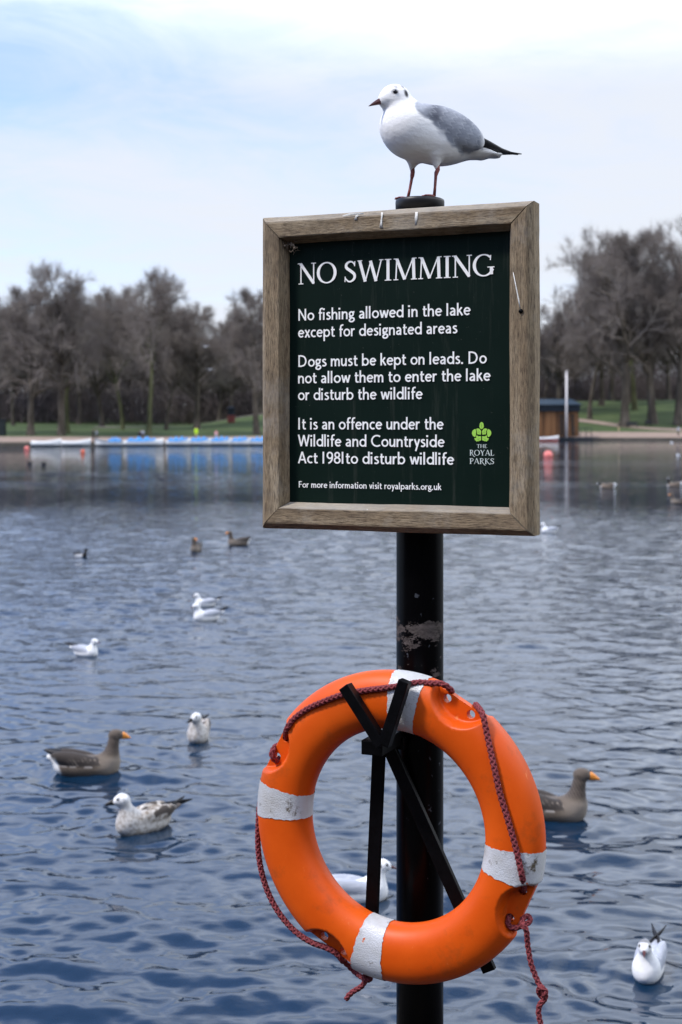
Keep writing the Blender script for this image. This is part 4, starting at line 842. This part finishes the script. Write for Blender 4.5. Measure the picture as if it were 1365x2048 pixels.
def gcol(P, reg, dist):
    c = np.tile(WHITE, (len(P), 1)); q = (P - hc) @ hrot; n = hash_noise(P, 60, 1); n2 = hash_noise(P * np.array([.5, 1, 1.4]), 95, 2)
    u = (P[:, 0] * math.cos(R(27)) + P[:, 2] * math.sin(R(27)))
    dw = np.minimum(dist[1], dist[5]); gw = sst(.010, -.001, dw - np.minimum(dist[0], np.minimum(dist[2], dist[3])) + .013 * (n - .5) + .006 * (n2 - .5)) * (P[:, 0] < .055)
    gw = np.maximum(gw, sst(.6, .9, gw)); c = lerp(c, (.30, .325, .375), gw * .96)
    c = lerp(c, (.17, .19, .23), gw * sst(.4, .65, hash_noise(P, 30, 7)) * .6)
    c = lerp(c, (.42, .45, .50), (dist[5] < dist[1]) * gw * .6); c = lerp(c, (.10, .11, .14), np.exp(-((dist[5] - dist[1] - .002) / .0035) ** 2) * gw * .7)  # feather shadow painted as a dark line where scapulars overlap the wing
    uu = -P[:, 0] * math.cos(R(27)) - P[:, 2] * math.sin(R(27)); vv = -P[:, 0] * math.sin(R(27)) + P[:, 2] * math.cos(R(27))
    fr2 = (uu * 36 + .45 * np.abs(np.sin(vv * 210 + n)) + .15 * n) % 1.0; c = lerp(c, (.56, .59, .63), gw * sst(.70, .98, fr2) * .40 * sst(.05, -.01, P[:, 0])); c = lerp(c, (.16, .18, .22), gw * sst(.30, .0, fr2) * .35 * sst(.04, -.02, P[:, 0]))
    c = lerp(c, (.70, .71, .72), (dw < .006) * sst(-.125, -.145, P[:, 0]))
    under = sst(.35, .8, n2) * .16 * (1 - gw); c = lerp(c, (.55, .52, .47), under * sst(.22, .12, P[:, 2]))
    for s in (1, -1):
        ear = np.linalg.norm((q - np.array([-.016, s * .027, .001])) / np.array([.0085, .016, .0165]), axis=1); c = lerp(c, (.025, .025, .03), sst(1.1, .6, ear))
        ar = np.linalg.norm((q - np.array([-.012, s * .020, .024])) / np.array([.006, .012, .010]), axis=1); c = lerp(c, (.16, .16, .18), sst(1.2, .5, ar) * .75)
        ar = np.linalg.norm((q - np.array([.008, s * .022, .021])) / np.array([.0055, .010, .008]), axis=1); c = lerp(c, (.2, .2, .22), sst(1.2, .5, ar) * .6)
        eb = np.linalg.norm((q - np.array([.0125, s * .0265, .006])) / np.array([.0105, .010, .009]), axis=1); c = lerp(c, (.05, .05, .055), sst(1.15, .75, eb) * .55)
    return c
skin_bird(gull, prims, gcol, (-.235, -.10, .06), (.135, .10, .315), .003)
wedge('bill', T((.030, 0, -.011)), T((.075, 0, -.027)), .0075, .0095, BILLR, gull, .004)
for s in (1, -1):
    ball('eye', T((.0125, s * .0288, .006)), .0062, EYE, gull)
    blade('wing_tip', [gp(948, 281, s * .034), gp(975, 290, s * .026), gp(1005, 297, s * .010), gp(1047, 300 - s, -s * .012)], [.011, .0105, .0075, .0012], .0035, QUILL, gull, (0, .5, 1))
blade('tail', [gp(955, 303), gp(985, 305), gp(1004, 305)], [.018, .026, .022], .005, varied('tail_white', (.8, .8, .79), .8, .2, 60, .08), gull)
for s, kx, ax_, fx_ in ((1, 870, 867, 864), (-1, 834, 833, 825)):
    mb = MB(); y = .026 * s
    mb.tube([gp(kx, 334, y), gp(kx + 1, 345, y), gp(ax_ + 1, 352, y), gp(ax_, 358, y), gp((ax_ + fx_) / 2, 380, y), gp(fx_, 398, y)], [.0062, .0058, .0056, .0040, .0036, .0042], 10)
    f0 = gp(fx_, 398, y)
    for an in (-26, 0, 26): d = np.array([math.cos(R(an)), math.sin(R(an)), 0]); mb.tube([f0, f0 + d * .018 + [0, 0, .0005], f0 + d * .034 - [0, 0, .0008]], [.0038, .0028, .0018], 7)
    b0 = len(mb.V); d1 = np.array([math.cos(R(26)), math.sin(R(26)), 0]) * .032; d2 = np.array([math.cos(R(26)), -math.sin(R(26)), 0]) * .032; up = np.array([0, 0, .0012]); d0 = np.array([.031, 0, 0])
    mb.add([f0 + up, f0 + d1 + up, f0 + d0 + up, f0 + d2 + up, f0 - up, f0 + d1 - up, f0 + d0 - up, f0 + d2 - up], [[0, 3, 2, 1], [4, 5, 6, 7], [0, 1, 5, 4], [1, 2, 6, 5], [2, 3, 7, 6], [3, 0, 4, 7]])
    mb.build('leg', LEGR, gull, True)

# ------------------------------------------------------------------ birds on the water
def W(px, py): p = on_water(px, py); return (p.x, p.y, .0)
def face(px, deg): return R(deg)                      # heading: 0 = to the right, 180 = to the left, 270 = towards the camera
floating_gull('floating_gull', W(1299, 1948), R(248), 1.0, 'white gull with grey speckled hood facing the camera at the lower right corner', hood=.85, head_yaw=8, res=.0038)
floating_gull('floating_gull', W(716, 1800), R(4), 1.08, 'white gull seen through the orange life ring, partly behind a black bar', hood=.3, res=.004)
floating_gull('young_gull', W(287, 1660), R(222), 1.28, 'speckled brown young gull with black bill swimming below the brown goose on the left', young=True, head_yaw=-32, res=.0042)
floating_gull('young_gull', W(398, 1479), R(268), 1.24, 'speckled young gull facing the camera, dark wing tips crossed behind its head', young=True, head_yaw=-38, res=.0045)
floating_gull('floating_gull', W(172, 1312), R(-28), 1.0, 'white gull facing right, alone on the pale water at far left', hood=.25, res=.006)
floating_gull('floating_gull', W(413, 1241), R(212), 1.18, 'white gull facing left, nearest of the overlapping pair', hood=.15, res=.006)
floating_gull('floating_gull', W(410, 1213), R(200), .95, 'white gull mostly hidden behind another white gull', hood=.3, res=.006)
floating_gull('floating_gull', W(1098, 1066), R(200), 1.25, 'blurred white gull beside the lower right corner of the sign', hood=.1, res=.008)
GG = 'geese on the lake'
goose('greylag_goose', W(176, 1547), R(2), .845, 'brown goose with orange bill and white rear swimming to the right on the left side', GG, res=.0065)
goose('greylag_goose', W(1098, 1636), R(-14), .88, 'brown goose with orange bill swimming right behind the right edge of the life ring', GG, res=.0065)
goose('greylag_goose', W(393, 1103), R(262), .82, 'brown goose with orange bill facing the camera, head turned to the right', GG, head_yaw=55, res=.011)
goose('greylag_goose', W(477, 1091), R(214), .86, 'small distant brown goose facing left nearest the sign', GG, res=.011)
goose('greylag_goose', W(1358, 1008), R(176), .95, 'pale brown goose with orange bill cut by the right edge of the photo', GG, res=.013)
goose('canada_goose', W(1215, 977), R(178), 1.15, 'black necked goose swimming left with its neck held low', GG, 'canada', low=True, res=.013)
goose('canada_goose', W(1349, 974), R(176), 1.1, 'black necked goose with upright neck at the right edge', GG, 'canada', res=.013)
goose('tufted_duck', W(162, 1114), R(-10), .46, 'small black duck with white flank at the left', 'ducks on the lake', 'tufted', res=.012)
goose('dark_duck', W(60, 927), R(0), .55, 'tiny dark duck near the far shore, left one of two', 'ducks on the lake', 'coot', res=.02)
goose('dark_duck', W(88, 928), R(5), .55, 'tiny dark duck near the far shore, right one of two', 'ducks on the lake', 'coot', res=.02)
floating_gull('floating_gull', W(1357, 911), R(200), 1.1, 'tiny white gull far out on the dark water near the right edge', res=.011)
floating_gull('floating_gull', W(1344, 886), R(200), 1.5, 'white gull floating just off the far bank on the right', res=.011)
def flying_gull(px, py, D, rz, label):
    e = empty('flying_gull', at(px, py, D), rz, label, 'gull', 'gulls flying before the trees')
    wg = lambda s: (lambda P: np.minimum(ell(P, (.03, s * .13, .03), (.055, .12, .014)), ell(P, (.0, s * .30, .035), (.04, .13, .011))))
    skin_bird(e, [(lambda P: ell(P, (0, 0, 0), (.17, .05, .05)), 0, .02), (lambda P: ell(P, (.16, 0, .015), (.05, .035, .035)), 0, .03), (lambda P: ell(P, (-.17, 0, .0), (.07, .04, .01)), 0, .02), (wg(1), 1, .02), (wg(-1), 1, .02)],
              lambda P, r, d: lerp(lerp(np.tile(WHITE, (len(P), 1)), (.5, .52, .56), (r == 1) * sst(.02, .035, P[:, 2])), BLACK, sst(.36, .42, np.abs(P[:, 1]))), (-.26, -.46, -.08), (.24, .46, .09), .011)
    wedge('bill', (.20, 0, .01), (.245, 0, .0), .008, .009, BILLR, e)
flying_gull(412, 693, 120, R(60), 'white gull in flight before the dark trees, upper of two'); flying_gull(421, 739, 120, R(120), 'white gull in flight before the dark trees, lower of two')

# ------------------------------------------------------------------ buoys
PINK = varied('pink_buoy', (.75, .20, .17), .5, .4, 3, .2); ORB = varied('orange_buoy', (.70, .14, .06), .5, .4, 3, .2)
def buoy_(px, py, r, m, label):
    e = empty('mooring_buoy', W(px, py), 0, label, 'buoy', 'mooring buoys'); MB().lathe([(.02 * r, -.5 * r)] + [(r * math.sin(R(a)), .45 * r - r * math.cos(R(a))) for a in range(15, 171, 12)] + [(.08 * r, 1.46 * r)], n=24).build('float', m, e, True)
    MB().tube([(math.cos(a) * .14 * r, 0, 1.55 * r + math.sin(a) * .14 * r) for a in np.linspace(0, 6.28, 13)], .035 * r, 6, False).build('eye_ring', STEEL, e, True)
buoy_(1097, 915, .40, PINK, 'large pink round buoy right of the sign'); buoy_(54, 899, .28, PINK, 'small pink buoy left of the white rowing boats'); buoy_(166, 905, .22, ORB, 'small orange buoy in front of the second white boat')

# ------------------------------------------------------------------ boats
q = NM('boat_hull'); sp = q.n('SeparateXYZ'); q.link(q.co(), sp.inputs[0]); q.set(q.mix(q.ramp(sp.outputs['Z'], [(.24, 0), (.26, 1)]), (.012, .035, .05), q.ramp(q.noise(3, 5), [(.3, (.70, .70, .68)), (.7, (.82, .82, .80))])), .4, .4); HULL = q.m
q = NM('red_hull'); sp = q.n('SeparateXYZ'); q.link(q.co(), sp.inputs[0]); q.set(q.mix(q.ramp(sp.outputs['Z'], [(.42, 0), (.43, 1)]), (.42, .06, .04), (.75, .75, .74)), .4, .4); RHULL = q.m
SEAT = varied('boat_seat', (.42, .36, .28), .7, .3, 6, .3); COVER = varied('blue_cover', (.07, .29, .64), .6, .3, 4, .35, .5, .05)
def boat(px, py, Lm, label, cover=0.0, flip=False, hm=None, D=None, yaw=0.0):
    p = W(px, py); e = empty('rowing_boat', p, (math.pi if flip else 0) + yaw, label, 'boat', 'boats moored along the far shore')
    NSt = 22; V = []; Fc = []; ts = np.linspace(0, 1, NSt)
    def stat(t, inset=0.0):
        hw = .62 * (1 - abs(2 * t - .9) ** 3.2 * .92 if t > .45 else 1 - .32 * (1 - t / .45) ** 2) - inset; hw = max(hw, .02); sh = .72 + .45 * max(0, t - .4) ** 1.6 * 1.9 + .06 * (1 - t) ** 2; kz = -.12 + .30 * max(0, (t - .75) / .25) ** 2 + inset
        x = (t - .5) * Lm
        return [(x, hw * math.cos(a) if True else 0, sh - (sh - kz) * math.sin(a) ** .7 if math.sin(a) > 0 else sh) for a in np.linspace(0, math.pi, 13)]
    for t in ts: V += stat(t)
    for t in ts: V += stat(t, .045)
    n = 13; off = NSt * n
    for i in range(NSt - 1):
        for k in range(n - 1):
            Fc.append([i * n + k, (i + 1) * n + k, (i + 1) * n + k + 1, i * n + k + 1]); Fc.append([off + i * n + k, off + i * n + k + 1, off + (i + 1) * n + k + 1, off + (i + 1) * n + k])
        for k in (0, n - 1): Fc.append([i * n + k, (i + 1) * n + k, off + (i + 1) * n + k, off + i * n + k])
    for i in (0, NSt - 1): Fc.append([i * n + k for k in range(n)])
    mesh('hull', V, Fc, hm or HULL, e)
    for t in (.3, .55): MB().box(((t - .5) * Lm, 0, .56), (.24, 1.08, .04)).build('seat', SEAT, e)
    if cover:
        V = []; Fc = []; m_ = 16; k2 = 9; t0, t1 = (.08, .08 + .8 * cover)
        for i in range(m_ + 1):
            t = t0 + (t1 - t0) * i / m_; S0 = stat(t); w0 = abs(S0[0][1]) + .03; z0 = S0[0][2] - .02; rise = (.42 + .22 * math.sin(i * 1.35 + px)) * math.sin(math.pi * (i + .6) / (m_ + 1.2)) ** .5
            for k in range(k2): a = math.pi * k / (k2 - 1); V.append((S0[0][0], w0 * math.cos(a), z0 - .10 * (abs(math.cos(a)) > .99) + rise * math.sin(a)))
        for i in range(m_):
            for k in range(k2 - 1): Fc.append([i * k2 + k, (i + 1) * k2 + k, (i + 1) * k2 + k + 1, i * k2 + k + 1])
        Fc.append(list(range(k2))); Fc.append([m_ * k2 + k for k in range(k2)]); mesh('cover', V, Fc, COVER, e)
    return e
boat(93, 893.5, 3.9, 'open white rowing boat at the left end of the row, beside a pink buoy'); boat(153, 893, 3.9, 'open white rowing boat, second from the left, above the orange buoy')
boat(219, 892.8, 3.9, 'white boat third from the left, half covered by a blue sheet', .55, True); boat(288, 892.4, 5.4, 'long white boat with low blue cover in front of the two people standing close together', .9)
boat(357, 892.0, 3.4, 'white boat with blue cover just left of the person in yellow', 1.0); boat(400, 891.8, 3.2, 'white boat with blue cover directly below the person in yellow', 1.0)
boat(441, 891.6, 3.2, 'white boat with blue cover below the person in pink', 1.0); boat(481, 891.5, 2.9, 'white boat with blue cover, second from the sign on the left', 1.0); boat(522, 891.4, 3.4, 'white boat with blue cover at the left edge of the sign', 1.0); boat(566, 891.3, 3.6, 'white boat with blue cover behind the sign', 1.0)
p = at(1090, 880, 262); bt_ = boat(1090, 882.5, 5.2, 'red and white boat moored beside the wooden boathouse', hm=RHULL)

# ------------------------------------------------------------------ people on the far shore
def person(px, D, Hm, rz, label, top, legs, hair=(.03, .022, .018), skin=(.42, .27, .2), walk=.12, coat=0.0):
    x = (px - CX) / F * D; z = float(ground(np.array([x]), np.array([D]))[0]) + .03; e = empty('person', (x, D, z), rz, label, 'person', 'people on the far shore', Hm / 1.75)
    pr = []
    for s, sw in ((1, walk), (-1, -walk)):
        pr += [(lambda P, s=s, sw=sw: cone(P, (0, s * .09, .9), (sw * .6, s * .09, .49), .085, .06), 1, .03), (lambda P, s=s, sw=sw: cone(P, (sw * .6, s * .09, .49), (sw * 1.1 - .03, s * .09, .08), .058, .042), 1, .02), (lambda P, s=s, sw=sw: ell(P, (sw * 1.1 + .04, s * .09, .045), (.13, .045, .045)), 4, .02),
               (lambda P, s=s, sw=sw: cone(P, (0, s * .20, 1.40), (-sw * .5, s * .24, 1.12), .055, .045), 0, .04), (lambda P, s=s, sw=sw: cone(P, (-sw * .5, s * .24, 1.12), (-sw * .5 + .09, s * .23, .87), .043, .033), 0, .02), (lambda P, s=s, sw=sw: ell(P, (-sw * .5 + .11, s * .23, .80), (.035, .025, .07)), 2, .015)]
    pr += [(lambda P: ell(P, (0, 0, 1.20), (.12, .19, .30)), 0, .05), (lambda P: ell(P, (0, 0, .98 - coat * .15), (.12, .17, .16 + coat * .25)), 0 if coat else 1, .05), (lambda P: cone(P, (0, 0, 1.45), (.01, 0, 1.56), .06, .05), 2, .03), (lambda P: ell(P, (.015, 0, 1.64), (.095, .075, .115)), 2, .02), (lambda P: ell(P, (.11, 0, 1.63), (.02, .013, .02)), 2, .01)]
    cl_ = {0: top, 1: legs, 2: skin, 4: (.02, .018, .016)}
    skin_bird(e, pr, lambda P, r, d: np.array([cl_[k] for k in r]), (-.3, -.36, -.02), (.3, .36, 1.8), .022)
    MB().lathe([(.02, 1.60)] + [(.098 * math.cos(R(a)), 1.655 + .11 * math.sin(R(a))) for a in range(0, 86, 14)] + [(.004, 1.766)], (-.012, 0, 0), 16).build('hair', varied('hair', hair, .7, .3, 30, .3), e, True); return e
person(187, 197, 1.72, R(160), 'person in a dark coat walking beside a paler companion on the left shore', (.02, .018, .024), (.02, .02, .025), coat=.8)
person(194, 197, 1.66, R(170), 'person in a grey blue jacket beside the dark coated one on the left shore', (.22, .24, .32), (.05, .05, .06))
person(280, 198, 1.55, R(80), 'person in dark clothes behind the long blue covered boat', (.015, .015, .02), (.02, .02, .03), coat=.6)
person(286, 198.5, 1.72, R(100), 'person in a pale top standing behind the long blue covered boat', (.30, .32, .38), (.03, .03, .05))
person(393, 203, 1.9, R(-60), 'person in a bright yellow high visibility jacket standing behind the moored boats', (.52, .80, .03), (.30, .22, .2), coat=.5)
person(433, 201.5, 1.62, R(60), 'person in a pink top bending by the moored boats', (.60, .30, .32), (.4, .38, .4))
person(1238, 294, 2.0, R(190), 'person in dark jacket and cream trousers beside a straight dark tree trunk', (.014, .016, .022), (.55, .42, .27))
person(1357, 284.5, 2.05, R(170), 'person in a pale blue and white top at the right edge of the far shore', (.45, .52, .66), (.02, .02, .024))

# ------------------------------------------------------------------ boathouse, flagpole, kiosk, benches
q = NM('timber_cladding'); sp = q.n('SeparateXYZ'); q.link(q.co(), sp.inputs[0]); wv = q.noise(1.0, 3, .6, sc=(2.2, .1, .08)); q.set(q.ramp(wv, [(.34, (.05, .026, .014)), (.5, (.16, .075, .032)), (.66, (.21, .105, .048))]), .8, .2).bump(q.noise(1.0, 2, sc=(9, 9, .05)), .6, .05)
DARKB = varied('dark_roof', (.010, .016, .024), .7, .3, 2, .4); hx = (1088 - CX) / F * 279; hut = empty('boathouse', (hx, 279, .55), 0, 'brown timber boathouse with low dark roof beside the sign on the right', 'building')
wlm = q.m; x1 = (1158 - CX) / F * 276 - hx; x0 = -9.0
MB().box(((x0 + x1) / 2, 0, 2.75), (x1 - x0, 6.0, 4.9)).build('wall', wlm, hut)
MB().box(((x0 + x1) / 2, 0, 5.86), (x1 - x0 + .5, 6.6, 1.3), bevel=.05).build('fascia', DARKB, hut)
rf = MB(); X0, X1 = x0 - .6, x1 + .7; rf.add([(X0, -3.7, 6.52), (X1, -3.7, 6.52), (X1, 3.7, 6.52), (X0, 3.7, 6.52), (X0 + 2.5, 0, 7.7), (X1 - 1.6, 0, 7.7)], [[0, 1, 5, 4], [1, 2, 5], [2, 3, 4, 5], [3, 0, 4], [3, 2, 1, 0]]); rf.build('roof', varied('slate_roof', (.018, .034, .050), .6, .3, 2, .4), hut)
for k, (xa, wd) in enumerate(((x0 + 3.2, 1.6), (x1 - 3.3, 1.1), (x1 - 1.2, .7))): MB().box((xa, -3.02, 2.6), (wd, .08, 4.2), bevel=.02).build('door', varied('dark_timber', (.045, .03, .022), .8, .2, 2, .4), hut)
dk = empty('landing_stage', (hx, 276, .1), 0, 'low black landing stage with railings in front of the boathouse', 'jetty'); xd = (1183 - CX) / F * 276 - hx
MB().box(((xd - 3) / 2 + 1.0, -.6, .22), (xd + 1, 2.6, .45), bevel=.03).build('deck', DARKB, dk)
for k in range(4): MB().tube([(xd - .2 - k * 1.15, -1.6, .4), (xd - .2 - k * 1.15, -1.6, 2.5)], .06, 8).build('railing_post', DARKB, dk, True)
for zr in (1.5, 2.4): MB().tube([(xd - 3.7, -1.6, zr), (xd - .2, -1.6, zr)], .045, 8).build('rail', DARKB, dk, True)
fp = empty('flagpole', at(1133.5, 871, 274.9), 0, 'tall white flagpole in front of the boathouse', 'flagpole'); WP = varied('white_pole', (.72, .68, .66), .5, .4, 2, .1)
MB().tube([(0, 0, -.8), (0, 0, 6), (0, 0, 12.3)], [.23, .2, .16], 14).build('pole', WP, fp, True); MB().lathe([(.02, 12.29), (.2, 12.33), (.24, 12.5), (.16, 12.66), (.02, 12.7)], n=14).build('finial', WP, fp, True)
def onlawn(px, D): x = (px - CX) / F * D; return (x, D, float(ground(np.array([x]), np.array([D]))[0]))
ks = empty('kiosk', onlawn(463, 240), 0, 'small dark kiosk with red base on the left lawn', 'kiosk')
MB().box((0, 0, .62), (1.25, 1.1, 1.3), bevel=.03).build('base', varied('red_brick', (.16, .05, .045), .8, .2, 3, .3), ks); MB().box((0, 0, 1.85), (1.15, 1.0, 1.2), bevel=.02).build('cabin', DARKB, ks); MB().add([(-.8, -.75, 2.44), (.8, -.75, 2.44), (.8, .75, 2.44), (-.8, .75, 2.44), (0, 0, 2.85)], [[0, 1, 4], [1, 2, 4], [2, 3, 4], [3, 0, 4], [3, 2, 1, 0]]).build('roof', DARKB, ks)
bx_ = empty('utility_cabinet', onlawn(3, 205.5), 0, 'dark green cabinet at the left edge beside the shore path', 'cabinet'); MB().box((0, 0, 1.15), (1.3, .8, 2.3), bevel=.04).build('case', varied('dark_green', (.010, .016, .016), .6, .3, 3, .3), bx_); MB().box((0, 0, 2.36), (1.45, .95, .12), bevel=.03).build('lid', DARKB, bx_)
MB().box((.28, -.42, 1.15), (.05, .04, .3)).build('handle', STEEL, bx_)
WD = varied('bench_wood', (.030, .030, .032), .7, .3, 6, .4)
def bench(px, D, label, wdt):
    e = empty('park_bench', onlawn(px, D), R(4), label, 'bench', 'benches on the right lawn', 1.3)
    for k in range(4): pass
    MB().box((0, 0, .45), (wdt, .45, .06), bevel=.01).build('seat', WD, e); MB().box((0, .22, .78), (wdt, .05, .5), bevel=.01).build('backrest', WD, e)
    for sx_ in (-1, 1):
        for sy in (-.18, .2): MB().box((sx_ * (wdt / 2 - .08), sy, .21), (.07, .07, .42)).build('leg', WD, e)
bench(1265, 303, 'wide dark bench just right of the straight dark tree trunk', 1.9); bench(1297, 306, 'narrow dark bench in front of the spreading tree trunk', 1.0)
